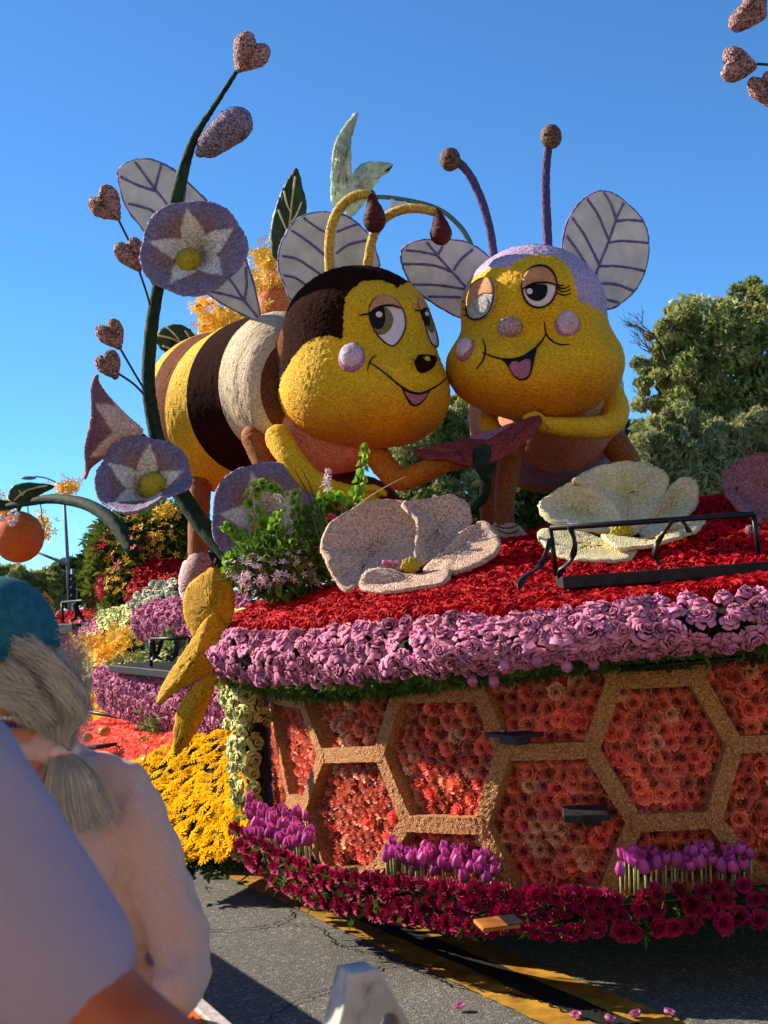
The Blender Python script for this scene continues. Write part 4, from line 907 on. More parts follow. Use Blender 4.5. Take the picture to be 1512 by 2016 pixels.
tube('thin_stem', [P(1690, 200, 8.05), P(1600, 150, 8.0), P(1530, 130, 8.0), P(1490, 126, 8.0)], .008, M['stem'], st, 6)
tube('thin_stem', [P(1700, 260, 8.05), P(1600, 215, 8.0), P(1520, 200, 8.0)], .008, M['stem'], st, 6)
tube('thin_stem', [P(1640, 60, 8.05), P(1580, 40, 8.0), P(1520, 34, 8.0)], .008, M['stem'], st, 6)

# poppies lying on the mound
pp = thing('giant_poppy', 'pinkish white giant flower with ball cluster centre lying left on the red roses', 'giant flower', tuple(P(810, 1150, 7.4)), 'giant cupped flowers on the red rose mound')
sheet('petal', [(632, 1075, 7.5), (650, 1030, 7.6), (690, 1003, 7.68), (740, 985, 7.75), (800, 986, 7.78), (835, 1010, 7.7), (838, 1060, 7.6), (812, 1108, 7.45), (762, 1130, 7.35), (715, 1150, 7.28), (680, 1164, 7.25), (655, 1132, 7.32), (640, 1100, 7.4)], (740, 1080, 7.62), M['poppyp'], pp, -.05, thick=.022, ruffle=.01)
sheet('petal', [(792, 990, 7.72), (850, 980, 7.82), (892, 975, 7.85), (922, 994, 7.82), (928, 1030, 7.75), (900, 1062, 7.65), (862, 1100, 7.5), (832, 1112, 7.42), (815, 1095, 7.45), (822, 1030, 7.6)], (865, 1035, 7.74), M['poppyp'], pp, -.03, thick=.022, ruffle=.008)
sheet('petal', [(858, 1098, 7.45), (898, 1056, 7.55), (940, 1030, 7.62), (967, 1035, 7.6), (986, 1070, 7.45), (965, 1100, 7.3), (905, 1126, 7.2), (862, 1130, 7.22), (832, 1128, 7.3)], (905, 1085, 7.46), M['poppyp'], pp, -.03, thick=.022, ruffle=.01)
sheet('petal', [(708, 1156, 7.15), (716, 1130, 7.2), (750, 1120, 7.25), (800, 1132, 7.28), (850, 1132, 7.25), (888, 1124, 7.2), (872, 1150, 7.05), (800, 1162, 7.0), (745, 1166, 7.05)], (800, 1146, 7.16), M['poppyp'], pp, -.01, thick=.022)
def cluster(cx, cy, d, R, br, parent, n=26):
    t = MB(); c = P(cx, cy, d)
    for k in range(n):
        a = k * 2.39996; q = math.sqrt((k + .5) / n); v = c + (_r * math.cos(a) * q + (_u * .75 - _f * .1) * math.sin(a) * q) * R + (TOCAM + Vector((0, 0, .4))) * (R * .55 * (1 - q * q))
        b = MB(); b.sphere(v, br, 12); b.build('stamen_ball', M['billy'], parent)
cluster(810, 1113, 7.3, .048, .0145, pp)
for k in range(5): obj('fallen_petal', PR_bud[0][0], pp, orient(P(755 + k * 7, 1112 + (k % 2) * 5, 7.36), jn((0, 0, 1), .8), .022))
cc = lambda q, k: tuple(np.array([1, 1, 1.]) * min(1, .25 + q * 1.0) + np.array([.92, .86, .45]) * max(0, .75 - q * 1.0))
pc = thing('giant_poppy', 'cream yellow giant flower in the sun behind the black rail', 'giant flower', tuple(P(1224, 1080, 7.6)), 'giant cupped flowers on the red rose mound')
sheet('petal', [(1060, 994, 7.75), (1078, 977, 7.8), (1125, 950, 7.85), (1165, 958, 7.85), (1205, 985, 7.78), (1228, 1035, 7.65), (1200, 1048, 7.62), (1130, 1042, 7.6), (1078, 1024, 7.65)], (1150, 1005, 7.78), M['poppyc'], pc, -.03, colf=cc, ruffle=.006)
sheet('petal', [(1127, 948, 7.82), (1159, 925, 7.9), (1216, 909, 7.98), (1264, 912, 8.0), (1305, 927, 7.98), (1316, 946, 7.95), (1305, 982, 7.88), (1268, 1038, 7.7), (1238, 1052, 7.62), (1205, 1005, 7.75), (1160, 958, 7.85)], (1235, 975, 7.88), M['poppyc'], pc, -.04, colf=cc, ruffle=.008)
sheet('petal', [(1258, 1045, 7.68), (1298, 990, 7.85), (1332, 945, 7.95), (1368, 944, 7.95), (1376, 975, 7.9), (1368, 1002, 7.82), (1330, 1032, 7.7), (1285, 1056, 7.6)], (1320, 1000, 7.84), M['poppyc'], pc, -.03, colf=cc, ruffle=.006)
sheet('petal', [(1183, 1054, 7.5), (1230, 1064, 7.45), (1305, 1050, 7.45), (1350, 1026, 7.5), (1388, 1022, 7.55), (1370, 1046, 7.42), (1320, 1064, 7.32), (1268, 1078, 7.28), (1215, 1078, 7.3)], (1285, 1064, 7.42), M['poppyc'], pc, .0, colf=cc)
sheet('petal', [(1058, 1050, 7.6), (1085, 1042, 7.62), (1150, 1050, 7.58), (1195, 1066, 7.5), (1252, 1080, 7.35), (1238, 1104, 7.22), (1183, 1106, 7.2), (1127, 1102, 7.25), (1090, 1088, 7.35), (1066, 1068, 7.5)], (1160, 1076, 7.45), M['poppyc'], pc, -.02, colf=cc)
cluster(1224, 1048, 7.5, .06, .015, pc)
pr = thing('giant_poppy', 'dusty rose giant flower cut by the right edge above the black rail', 'giant flower', tuple(P(1500, 1080, 7.7)), 'giant cupped flowers on the red rose mound')
sheet('petal', [(1432, 925, 7.8), (1450, 908, 7.85), (1490, 893, 7.9), (1560, 900, 7.9), (1620, 960, 7.8), (1600, 1040, 7.7), (1520, 1040, 7.6), (1470, 1010, 7.65), (1440, 975, 7.75)], (1530, 970, 7.8), M['poppyr'], pr, -.05)
sheet('petal', [(1420, 950, 7.75), (1436, 920, 7.8), (1448, 960, 7.72), (1475, 1005, 7.62), (1512, 1040, 7.55), (1480, 1020, 7.5), (1440, 990, 7.6)], (1450, 975, 7.66), M['poppyr'], pr, .0)
sheet('petal', [(1468, 1045, 7.45), (1480, 1035, 7.5), (1540, 1050, 7.5), (1640, 1040, 7.5), (1620, 1080, 7.35), (1540, 1098, 7.25), (1490, 1085, 7.3), (1470, 1062, 7.4)], (1540, 1065, 7.42), M['poppyr'], pr, -.02)
# hanging mustard petals
mp = thing('mustard_flower', 'huge mustard yellow drooping petals hanging beside the left end of the roses', 'giant flower', tuple(P(430, 1380, 7.9)))
sheet('petal', [(400, 1132, 8.1), (422, 1118, 8.1), (445, 1128, 8.1), (458, 1160, 8.05), (460, 1200, 8.0), (448, 1240, 7.95), (420, 1275, 7.92), (388, 1260, 7.95), (368, 1225, 8.0), (362, 1185, 8.05), (375, 1150, 8.1)], (415, 1195, 7.98), M['mustard'], mp, .03, thick=.022)
sheet('petal', [(414, 1212, 7.9), (440, 1225, 7.92), (452, 1260, 7.9), (440, 1300, 7.86), (405, 1328, 7.84), (350, 1360, 7.84), (312, 1385, 7.86), (322, 1350, 7.9), (350, 1305, 7.9), (380, 1260, 7.9)], (390, 1292, 7.84), M['mustard'], mp, .03, thick=.022)
sheet('petal', [(425, 1322, 7.84), (405, 1335, 7.84), (372, 1362, 7.84), (348, 1410, 7.84), (344, 1480, 7.86), (362, 1472, 7.84), (390, 1430, 7.82), (412, 1375, 7.82), (425, 1335, 7.82)], (380, 1400, 7.8), M['mustard'], mp, .02, thick=.022)
limb('stem', [(430, 1230, 7.96, 8), (436, 1290, 8.0, 9), (440, 1340, 8.1, 9)], M['mustard'], mp)
# ================================================================== far side of the float, stepped flower beds on the left
rear = thing('rear_float_body', 'dark stepped rear body of the float under the flower beds on the left', 'float', (-3, 12, .1))
def solid_from(rows, name='deck_block', zb=.3):
    """closed block whose top is a ruled sheet, walls go straight down to zb"""
    pass
def prism(ptsxy, z0, z1, name, m, parent):
    n = len(ptsxy); V = [(x, y, z0) for x, y in ptsxy] + [(x, y, z1) for x, y in ptsxy]
    mo(name, V, [tuple(range(n))[::-1], tuple(range(n, 2 * n))] + [(i, (i + 1) % n, n + (i + 1) % n, n + i) for i in range(n)], m, parent, smooth=False)
def pxy(x, y, d): p = P(x, y, d); return (p.x, p.y)
# lower chassis, mid tier, upper tier (footprints on the road)
prism([pxy(505, 1600, 9.2), pxy(330, 1600, 9.4), pxy(120, 1600, 12.0), pxy(-60, 1600, 14.5), pxy(260, 1500, 17), pxy(560, 1400, 12)], .1, .30, 'chassis_block', M['skirt'], rear)
prism([pxy(500, 1600, 10.3), pxy(400, 1600, 11.0), pxy(230, 1600, 12.4), pxy(100, 1600, 14.4), pxy(260, 1500, 17), pxy(560, 1400, 13)], .28, .78, 'tier_block', M['darkgreen'], rear)
prism([pxy(520, 1600, 10.7), pxy(400, 1600, 11.2), pxy(300, 1600, 12.6), pxy(150, 1600, 14.5), pxy(300, 1500, 17), pxy(600, 1400, 13)], .76, 1.38, 'tier_block', M['darkgreen'], rear)
PR_daisy = protos('daisy', daisy_geo, M['daisy'], 4); PR_kale = protos('kale_head', rose_geo, M['kale'], 4); PR_wr = protos('white_rose', rose_geo, M['whiterose'], 3)
dz = Patch([[(262, 1512, 9.9), (330, 1480, 9.8), (400, 1458, 9.75), (470, 1440, 9.7)], [(285, 1570, 9.4), (350, 1550, 9.3), (430, 1530, 9.1), (492, 1510, 9.0)], [(305, 1640, 8.9), (360, 1630, 8.8), (440, 1615, 8.6), (505, 1585, 8.5)], [(325, 1690, 8.6), (375, 1698, 8.45), (440, 1690, 8.35), (490, 1650, 8.3)]], toward=(-.5, -.6, .6))
bed('daisy_bank', 'sloping bank of bright yellow daisies below the mustard petals', 'flower bank', dz, PR_daisy, M['daisy'], .062, .088, 'daisy', ja=.35, lift=.03, sink=.03)
rd_ = Patch([[(60, 1432, 13.2), (150, 1440, 12.6), (235, 1420, 12.2), (345, 1418, 11.4)], [(70, 1490, 12.0), (170, 1480, 11.4), (260, 1470, 10.8), (350, 1455, 10.4)], [(90, 1600, 10.8), (180, 1590, 10.3), (280, 1560, 9.9), (370, 1510, 9.8)]], toward=(-.5, -.6, .7))
bed('red_flower_slope', 'slope of red and coral blooms dotted with small pumpkins beside the yellow daisies', 'flower bank', rd_, PR_carn, M['carn'], .055, .085, 'carnation', ja=.5, lift=.02, sink=.03)
def pumpkin(x, y, d, r, label, m=None):
    t = thing('pumpkin', label, 'pumpkin', tuple(P(x, y, d)), 'small pumpkins on the red flower slope'); c = P(x, y, d); V = []; n = 32; h = 16
    for j in range(h + 1):
        ph = math.pi * j / h
        for i in range(n):
            th = 2 * math.pi * i / n; q = r * (1 - .08 * abs(math.cos(4 * th))) * math.sin(ph); V.append(c + Vector((q * math.cos(th), q * math.sin(th), r * .8 * math.cos(ph) * (1 - .25 * math.exp(-ph * 3)))))
    mo('rind', V, [(j * n + i, j * n + (i + 1) % n, (j + 1) * n + (i + 1) % n, (j + 1) * n + i) for j in range(h) for i in range(n)], m or mat('gourd', 'c06a1c', 'e0a050', scale=8, rough=.5, bump=.2, vary=.1), t)
    b = MB(); b.tube([c + Vector((0, 0, r * .6)), c + Vector((.004, 0, r * .95))], [.008, .006], 6); b.build('stalk', M['leafvein'], t)
for i, (x, y, r) in enumerate([(328, 1459, .055), (292, 1498, .06), (310, 1475, .05), (297, 1512, .05), (206, 1440, .05), (172, 1452, .045), (335, 1478, .055)]):
    pumpkin(x, y, 10.4 if y < 1490 else 9.85, r, ['right hand small pumpkin nearest the mustard petal', 'largest orange pumpkin low on the red slope', 'pale pumpkin in the middle of the red slope', 'lowest pumpkin touching the yellow daisies', 'small pumpkin high on the red slope', 'leftmost small pumpkin by the hair of the woman', 'pumpkin between the mustard petal and the daisies'][i])
def rose_bank(label, rows, m, pr, size=.048, sp=.078, part='lilac_rose', toward=(-.4, -1, .3), name='rose_bank', cat='flower bank', grp=None, **k):
    return bed(name, label, cat, Patch(rows, toward=toward), pr, m, size, sp, part, group=grp, **k)
rose_bank('lower bank of lilac roses hanging under the left black platform', [[(196, 1322, 11.3), (260, 1328, 11.0), (350, 1340, 10.6), (470, 1350, 10.0)], [(196, 1350, 11.2), (260, 1370, 10.85), (350, 1390, 10.4), (470, 1400, 9.8)], [(205, 1385, 11.25), (265, 1412, 10.9), (360, 1440, 10.45), (470, 1450, 9.9)]], M['rosel'], PR_rosel, lift=.02, squash=1.2)
rose_bank('upper bank of lilac roses between the pale hydrangeas and the mustard petals', [[(272, 1200, 11.6), (330, 1190, 11.3), (400, 1185, 11.0), (500, 1170, 10.6)], [(268, 1225, 11.3), (330, 1220, 11.0), (400, 1212, 10.8), (500, 1200, 10.4)], [(282, 1250, 11.3), (330, 1252, 11.0), (400, 1245, 10.7), (500, 1240, 10.4)]], M['rosel'], PR_rosel, lift=.02, squash=1.2)
rose_bank('small far bank of lilac roses below the grey ledge beside the teal cap', [[(108, 1240, 14.0), (150, 1236, 13.6), (205, 1222, 13.0)], [(112, 1268, 13.8), (150, 1262, 13.4), (205, 1245, 12.8)], [(125, 1290, 13.8), (160, 1286, 13.4), (205, 1270, 12.8)]], M['rosel'], PR_rosel, size=.055, sp=.095, lift=.02)
rose_bank('low mound of dark red roses round the far small black rail', [[(90, 1215, 15.0), (150, 1208, 14.6), (260, 1195, 13.8)], [(90, 1245, 14.0), (150, 1232, 13.6), (250, 1212, 13.0)]], M['roser'], PR_roser, size=.055, sp=.09, part='rose', toward=(0, -.5, 1))
rose_bank('steep red rose bank under the yellow flower sprays behind the tan shoe', [[(282, 1115, 12.4), (330, 1108, 12.2), (380, 1112, 12.0)], [(262, 1150, 12.2), (320, 1140, 12.0), (380, 1140, 11.8)], [(250, 1190, 12.0), (320, 1172, 11.8), (390, 1165, 11.6)]], M['roser'], PR_roser, size=.05, sp=.085, part='rose')
rose_bank('patch of cream white roses on the red bank behind the tan shoe', [[(300, 1150, 11.75), (350, 1145, 11.6)], [(262, 1178, 11.6), (350, 1168, 11.4)], [(255, 1196, 11.5), (350, 1190, 11.3)]], M['whiterose'], PR_wr, size=.045, sp=.075, part='white_rose')
rose_bank('strip of pale green hydrangeas left of the upper lilac rose bank', [[(200, 1212, 12.6), (240, 1202, 12.3), (285, 1190, 12.0)], [(200, 1232, 12.4), (245, 1226, 12.1), (290, 1208, 11.8)]], M['kale'], PR_kale, size=.06, sp=.085, part='kale_head', toward=(-.3, -1, .6))
rose_bank('column of pale green kale heads edging the left end of the honeycomb', [[(447, 1330, 8.55), (478, 1338, 8.35), (512, 1345, 8.4)], [(455, 1400, 8.55), (485, 1410, 8.35), (515, 1420, 8.45)], [(465, 1500, 8.55), (490, 1510, 8.38), (515, 1520, 8.5)], [(475, 1570, 8.55), (495, 1580, 8.42), (512, 1585, 8.5)]], M['kale'], PR_kale, size=.058, sp=.085, part='kale_head', toward=(-.6, -1, .0), lift=.02)
rose_bank('narrow edging of pale kale heads curling round the lilac roses left end', [[(470, 1212, 8.75), (485, 1218, 8.6)], [(428, 1262, 8.95), (440, 1265, 8.7)], [(420, 1310, 9.05), (432, 1318, 8.85)], [(440, 1345, 9.0), (462, 1350, 8.6)]], M['kale'], PR_kale, size=.05, sp=.07, part='kale_head', toward=(-.8, -1, .1), lift=.02)
rose_bank('pale green blooms in the shade behind the left black platform', [[(172, 1300, 12.3), (230, 1290, 12.0), (330, 1285, 11.6)], [(172, 1330, 11.9), (230, 1320, 11.6), (330, 1310, 11.2)]], M['kale'], PR_kale, size=.05, sp=.1, part='kale_head', toward=(0, -1, 1))
rose_bank('yellow daisy strip behind the red flower slope under the dark pipe', [[(120, 1420, 13.4), (180, 1405, 12.9), (240, 1400, 12.4)], [(130, 1448, 12.8), (190, 1430, 12.4), (245, 1418, 12.0)]], M['daisy'], PR_daisy, size=.06, sp=.09, part='daisy', toward=(-.3, -1, .8))
# dark infill walls behind those banks
for q in ([(190, 1290, 11.9), (260, 1290, 11.5), (500, 1280, 10.5)], ):
    pass
PR_bladep = protos('fern_tuft', blade_geo, M['ferny'], 3); PR_orch = protos('orchid_blossom', small_geo, M['orchid'], 4)
PR_reds = protos('red_blossom', small_geo, M['redsmall'], 3); PR_pinks = protos('pink_blossom', small_geo, M['pinksmall'], 3)
# dense bush of sprays at the back left
def spray_volume(name, label, cat, boxes, pr_list, group=None):
    """boxes: (cx,cy,d,rx,ry,rz_m,count,proto,mat,size)"""
    t = thing(name, label, cat, tuple(P(*boxes[0][:3])), group)
    for cx, cy, d, rx, ry, rz, cnt, pr, m, sz in boxes:
        ms = []
        for _ in range(cnt):
            v = RNG.normal(0, 1, 3); v = v / np.linalg.norm(v) * RNG.uniform(.2, 1) ** .5
            ms.append(orient(P(cx + v[0] * rx, cy + v[1] * ry, d + v[2] * rz), jn((v[0] * .6, -.5, .6 - v[1]), .7), sz * random.uniform(.6, 1.3)))
        merged(pr_list if isinstance(pr_list, str) else 'foliage', pr, ms, m, t)
    return t
fol = protos('leaf_tuft', blade_geo, mat('spray_leaf', '34481a', '6c8030', scale=3, rough=.6, trans=.3, vary=.1), 3)
FM = MATS['spray_leaf']
spray_volume('flower_sprays', 'tangled bush of yellow and red flower sprays behind the left beds', 'flower bush',
 [(285, 1095, 12.9, 105, 85, .5, 1500, fol, FM, .16), (215, 1140, 13.2, 55, 55, .5, 600, fol, FM, .14), (330, 1060, 12.8, 60, 60, .4, 700, fol, FM, .15),
  (295, 1070, 12.6, 95, 75, .5, 420, PR_orch, M['orchid'], .035), (330, 1010, 12.5, 25, 22, .2, 90, PR_orch, M['orchid'], .04), (255, 1140, 12.5, 60, 40, .3, 150, PR_orch, M['orchid'], .03), (260, 1080, 12.4, 85, 70, .4, 60, PR_reds, M['redsmall'], .045), (197, 1155, 12.6, 8, 30, .1, 60, PR_reds, M['redsmall'], .03)], 'sprays')
def orchid_spray(label, pts, d, n, r, sz=.035, m='orchid', pr=None):
    t = thing('orchid_spray', label, 'flowers', tuple(P(*pts[0], d)), 'yellow orchid sprays on the float'); q = catmull([tuple(P(x, y, d)) for x, y in pts], 10); ms = []
    for _ in range(n):
        p = q[RNG.integers(len(q))] + RNG.normal(0, r, 3); ms.append(orient(p, jn((-.3, -1, .3), .8), sz * random.uniform(.7, 1.2)))
    merged('blossoms', pr or PR_orch, ms, M[m], t); b = MB(); b.tube([Vector(v) for v in q], .008, 5); b.build('spray_stem', M['thinstem'], t)
orchid_spray('orange yellow orchid spray in front of the dark gap beside the lilac banks', [(160, 1258), (185, 1270), (215, 1262), (240, 1245), (262, 1262)], 11.9, 190, .05)
orchid_spray('yellow orchid spray drooping over the pale blooms near the black platform', [(185, 1298), (210, 1285), (240, 1270)], 11.6, 110, .045)
orchid_spray('tiny yellow orchid tuft beside the far orange sign', [(80, 1195), (88, 1215)], 14.4, 60, .06, .05)
orchid_spray('yellow orchid cluster above the tail of the brown hooded bee', [(385, 602), (420, 596)], 10.2, 50, .035)
orchid_spray('thick yellow orchid cluster on the hump behind the brown hooded bee', [(400, 640), (440, 650), (490, 640)], 10.3, 330, .07, .04)
orchid_spray('yellow orchid cluster between the dark leaf and the orange fruit', [(500, 560), (525, 510), (545, 525)], 10.3, 200, .07, .04)
orchid_spray('yellow orchid tuft on top of the far street lamp', [(118, 960), (145, 958)], 15, 60, .045, .05)
orchid_spray('orchid tuft hanging at the right of the orange fruit', [(85, 1020), (88, 1055)], 13.9, 50, .04, .045)
orchid_spray('orchid tuft over the stalk of the orange fruit', [(-10, 1015), (15, 995)], 13.9, 90, .05, .045)
orchid_spray('small orchid spray in the dark gap above the far pipe', [(185, 1365), (195, 1390)], 12.2, 30, .03, .035)
# moss under banks (pale fern)
for lab, pts, d, n in [('pale fern tuft under the lower lilac bank', [(290, 1430), (350, 1425)], 10.6, 60), ('feathery green fern between the two lilac banks', [(330, 1262), (400, 1270)], 10.9, 60), ('dark fern at the foot of the yellow daisy bank', [(350, 1700), (420, 1712), (470, 1690)], 8.5, 110), ('green fern beside the kale column base', [(478, 1610), (500, 1640)], 8.5, 60), ('bright fern among the red roses by the far rail', [(205, 1195), (220, 1200)], 12.8, 25)]:
    t = thing('fern_clump', lab, 'fern', tuple(P(*pts[0], d))); q = catmull([tuple(P(x, y, d)) for x, y in pts], 10)
    merged('fronds', PR_bladep if 'dark' not in lab else PR_blade, [orient(q[RNG.integers(len(q))] + RNG.normal(0, .045, 3), jn((0, -.6, .5), .8), random.uniform(.06, .11)) for _ in range(n)], M['ferny'] if 'dark' not in lab else M['grass'], t)
# platforms and rails
def seg_box(b, p, q, w_, h, off=Vector((0, 0, 0))):
    p, q = Vector(p) + off, Vector(q) + off; d = (q - p); L_ = d.length; d.normalize(); s = d.cross(Vector((0, 0, 1))).normalized(); u = s.cross(d); b.box((p + q) / 2, L_, w_, h, (d, s, u))
def platform(label, a, b_, depth, h, rail, group='black rider platforms with rails'):
    t = thing('rider_platform', label, 'platform', tuple(Vector(P(*a)) * .5 + Vector(P(*b_)) * .5), group); pa, pb = P(*a), P(*b_); pb.z = pb.z
    d = (pb - pa).normalized(); s = d.cross(Vector((0, 0, 1))).normalized(); s = s if s.y > 0 else -s
    m = MB(); m.box((pa + pb) / 2 + s * depth / 2, (pb - pa).length, depth, h, (d, s, d.cross(s))); bd2 = m.build('board', M['blackwood'], t, smooth=False)
    bv = bd2.modifiers.new('bev', 'BEVEL'); bv.width = .006; bv.segments = 2
    if rail:
        r0, r1, post0, post1 = rail
        m = MB(); m.tube([P(*r0), P(*r1)], .014, 10); m.build('rail', M['blackmetal'], t)
        for u, v in ((r0, post0), (r1, post1)):
            m = MB(); m.tube([P(*u), P(*v)], .013, 10); m.build('rail_post', M['blackmetal'], t)
    return t
pf = platform('long black platform with a rail across the red roses on the right', (1108, 1148, 6.45), (1640, 1108, 6.45), .34, .06, ((1083, 1040, 6.6), (1484, 1012, 6.6), (1096, 1134, 6.6), (1494, 1092, 6.6)))
def strap(pts, w_, parent, d=6.58, group=None):
    q = catmull([tuple(P(x, y, d + dd)) for x, y, dd in pts], 8); V = []
    for i, p in enumerate(q):
        tw = .9 * math.sin(i * .25); a = (_r * math.cos(tw) + _f * math.sin(tw)) * w_; V += [Vector(p) - a, Vector(p) + a]
    o = mo('strap', V, [(2 * i, 2 * i + 1, 2 * i + 3, 2 * i + 2) for i in range(len(q) - 1)], M['blackmetal'], parent); s = o.modifiers.new('s', 'SOLIDIFY'); s.thickness = .004
strap([(1122, 1038, -.02), (1131, 1070, -.05), (1125, 1100, -.03), (1105, 1122, -.02), (1100, 1138, 0)], .016, pf)
strap([(1085, 1060, 0), (1070, 1100, -.05), (1060, 1118, -.1), (1030, 1138, -.2), (1022, 1160, -.25)], .018, pf)
strap([(1325, 1024, -.02), (1306, 1050, -.03), (1292, 1075, -.03), (1290, 1095, -.02), (1300, 1112, 0)], .014, pf)
strap([(1338, 1022, -.02), (1350, 1035, -.02), (1358, 1048, -.01)], .014, pf)
platform('black platform with straps under the rail in front of the left lilac banks', (214, 1316, 11.0), (350, 1330, 10.3), .5, .06, ((296, 1258, 10.7), (372, 1256, 10.5), (298, 1312, 10.75), (364, 1316, 10.4)))
pl = platform('grey black far platform beside the teal cap with a small rail', (60, 1240, 13.8), (142, 1238, 13.3), .5, .1, ((122, 1186, 13.6), (208, 1178, 13.2), (124, 1222, 13.6), (208, 1214, 13.2)))
platform('small grey step half hidden behind the hair at the red slope', (148, 1476, 10.6), (190, 1472, 10.5), .25, .03, None)
for a in ([(300, 1262, 0), (305, 1290, -.03), (325, 1300, -.05), (345, 1290, -.03), (348, 1262, 0)], [(318, 1260, 0), (312, 1280, 0), (300, 1300, 0)]): strap(a, .022, bpy.data.objects['rider_platform.001'], 10.6)
for a in ([(150, 1186, 0), (154, 1204, 0), (166, 1222, -.02), (180, 1226, 0)], [(148, 1188, 0), (150, 1212, 0), (138, 1224, 0)]): strap(a, .022, bpy.data.objects['rider_platform.002'], 13.3)
t = thing('step_pipe', 'black pipe running along under the roses at the upper right', 'pipe', tuple(P(1360, 1300, 5.85)))
m = MB(); m.tube([P(1221, 1316, 5.95), P(1600, 1283, 5.86)], .013, 14, caps=True); m.build('pipe', M['blackmetal'], t); m = MB(); m.tube([P(1219.6, 1316.1, 5.95), P(1221.5, 1316, 5.95)], .0085, 12); m.build('pipe_end', mat('steel_rim', '8c8c8c', 'a0a0a0', rough=.4), t)
m = MB(); m.tube([P(1312, 1306, 5.92), P(1318, 1320, 6.1)], .012, 8); m.tube([P(1480, 1292, 5.9), P(1482, 1310, 6.1)], .012, 8); m.build('bracket', M['blackmetal'], t)
t = thing('grab_pipe', 'thin pale topped pipe in the gap above the red flower slope', 'pipe', tuple(P(200, 1405, 11.5))); m = MB(); m.tube([P(120, 1392, 12.4), P(250, 1414, 11.4)], .017, 10); m.tube([P(232, 1412, 11.5), P(290, 1396, 11.4)], .014, 8); m.build('pipe', M['blackmetal'], t)
def step(label, outline, d, h, parts=None):
    """outline px of the top face corners, each with its own depth"""
    t = thing('foot_step', label, 'step', tuple(P(*outline[0])), 'small foot steps on the honeycomb'); V = [P(*q) for q in outline]; V += [v - Vector((0, 0, h)) for v in V]; n = len(outline)
    o = mo('tread', V, [tuple(range(n)), tuple(range(2 * n - 1, n - 1, -1))] + [(i, (i + 1) % n, n + (i + 1) % n, n + i) for i in range(n)], M['blackwood'], t, smooth=False); return t, V
def tread(label, c, wid, dep, h, s_top, mm, yaw=0, tilt=0, under=True):
    t = thing('foot_step', label, 'step', tuple(c), 'small foot steps on the honeycomb'); R_ = (Matrix.Rotation(yaw, 3, 'Z') @ Matrix.Rotation(tilt, 3, 'X')); X, Y, Z = (R_ @ Vector(v) for v in ((1, 0, 0), (0, 1, 0), (0, 0, 1)))
    m = MB(); m.box(c, wid, dep, h, (X, Y, Z)); o = m.build('tread', mm, t, smooth=False); o.modifiers.new('b', 'BEVEL').width = .003
    if under: m = MB(); m.box(c - Z * (h / 2 + .02) + X * .03 + Y * .05, wid * .35, dep * .6, .04, (X, Y, Z)); m.build('bracket', M['blackmetal'], t, smooth=False)
    return t
sa = tread('upper black foot step with fallen petals beside the middle hexagon', P(1012, 1446, 6.22), .17, .24, .018, 0, M['blackwood'], .5, .0)
for k in range(7): obj('fallen_petal', PR_bud[k % 3][0], sa, orient(P(990 + k * 9 + random.uniform(-4, 4), 1441 - k * .5, 6.2 + random.uniform(-.05, .05)), (random.uniform(-.3, .3), 0, 1), .02, squash=.3))
tread('lower black foot step inside the shaded middle hexagon', P(1153, 1601, 6.05), .20, .22, .03, 0, M['blackwood'], -.1, .05)
ob_ = tread('orange tipped step board sticking out of the wine carnation hem', P(978, 1818, 5.85), .17, .12, .018, 0, mat('orange_plywood', 'a8601c', 'd08030', scale=9, rough=.7, bump=.3, big=.6, bscale=12), .3, .14, False)
mb_ = MB(); mb_.box(P(1006, 1816, 5.83) + Vector((0, 0, .0115)), .07, .11, .004, (Vector((math.cos(.3), math.sin(.3), 0)), Vector((-math.sin(.3), math.cos(.3), .14)).normalized(), Vector((0, -.14, 1)).normalized())); mb_.build('grip_tape', M['blackwood'], ob_, smooth=False)
for k, (x, y) in enumerate([(1262, 1600), (1275, 1602), (1345, 1604), (1360, 1600), (1375, 1602)]): obj('fallen_petal', PR_bud[k % 3][0], skirt, orient(P(x, y, 6.18), (0, -.3, 1), .024, squash=.4))
# petals on the road
for k, (x, y) in enumerate([(905, 1982), (1133, 2000), (1252, 1998), (1317, 1995), (1200, 2008)]):
    o = obj('fallen_petal', PR_bud[k % 3][0], None, orient(G(x, y, .02), (random.uniform(-.5, .5), -.2, 1), .042, squash=.3)); tag(o, ['pink petal alone on the sunlit asphalt', 'pink petal on the tar strip at the bottom', 'largest pink petal on the yellow line', 'petal in the shade right of the yellow line', 'small petal between the two yellow lines'][k], 'petal', 'pink petals fallen on the road')
# big leaves
def leaf(label, outline, center, m, veins, d, thick=.02, bulge=.03, name='giant_leaf', grp='giant painted leaves'):
    t = thing(name, label, 'leaf', tuple(P(*center, d)), grp); sheet('leaf_blade', [(x, y, d) for x, y in outline], (*center, d), m, t, bulge, thick=thick)
    for v in veins:
        mb = MB(); mb.tube([P(x, y, d) + TOCAM * (bulge * .8 + .012) for x, y in v], .008, 6, sub=4); mb.build('leaf_rib', M['leafvein'], t)
    return t
leaf('tall dark green leaf with pale ribs standing behind the brown hooded bee', [(585, 332), (597, 375), (603, 410), (596, 450), (575, 490), (552, 515), (537, 500), (533, 460), (540, 420), (553, 380), (570, 350)], (568, 435), M['leafdk'], [[(582, 350), (575, 400), (570, 450), (562, 500)], [(560, 378), (566, 405), (573, 420)], [(549, 415), (558, 440), (565, 455)], [(594, 400), (584, 425), (574, 440)]], 10.2)
leaf('upright pale green crinkled leaf pointing to the sky', [(702, 222), (690, 250), (688, 290), (690, 330), (692, 370), (690, 415), (668, 412), (655, 400), (653, 360), (656, 310), (662, 280), (678, 250)], (674, 330), M['leafpale'], [], 9.9, thick=.03)
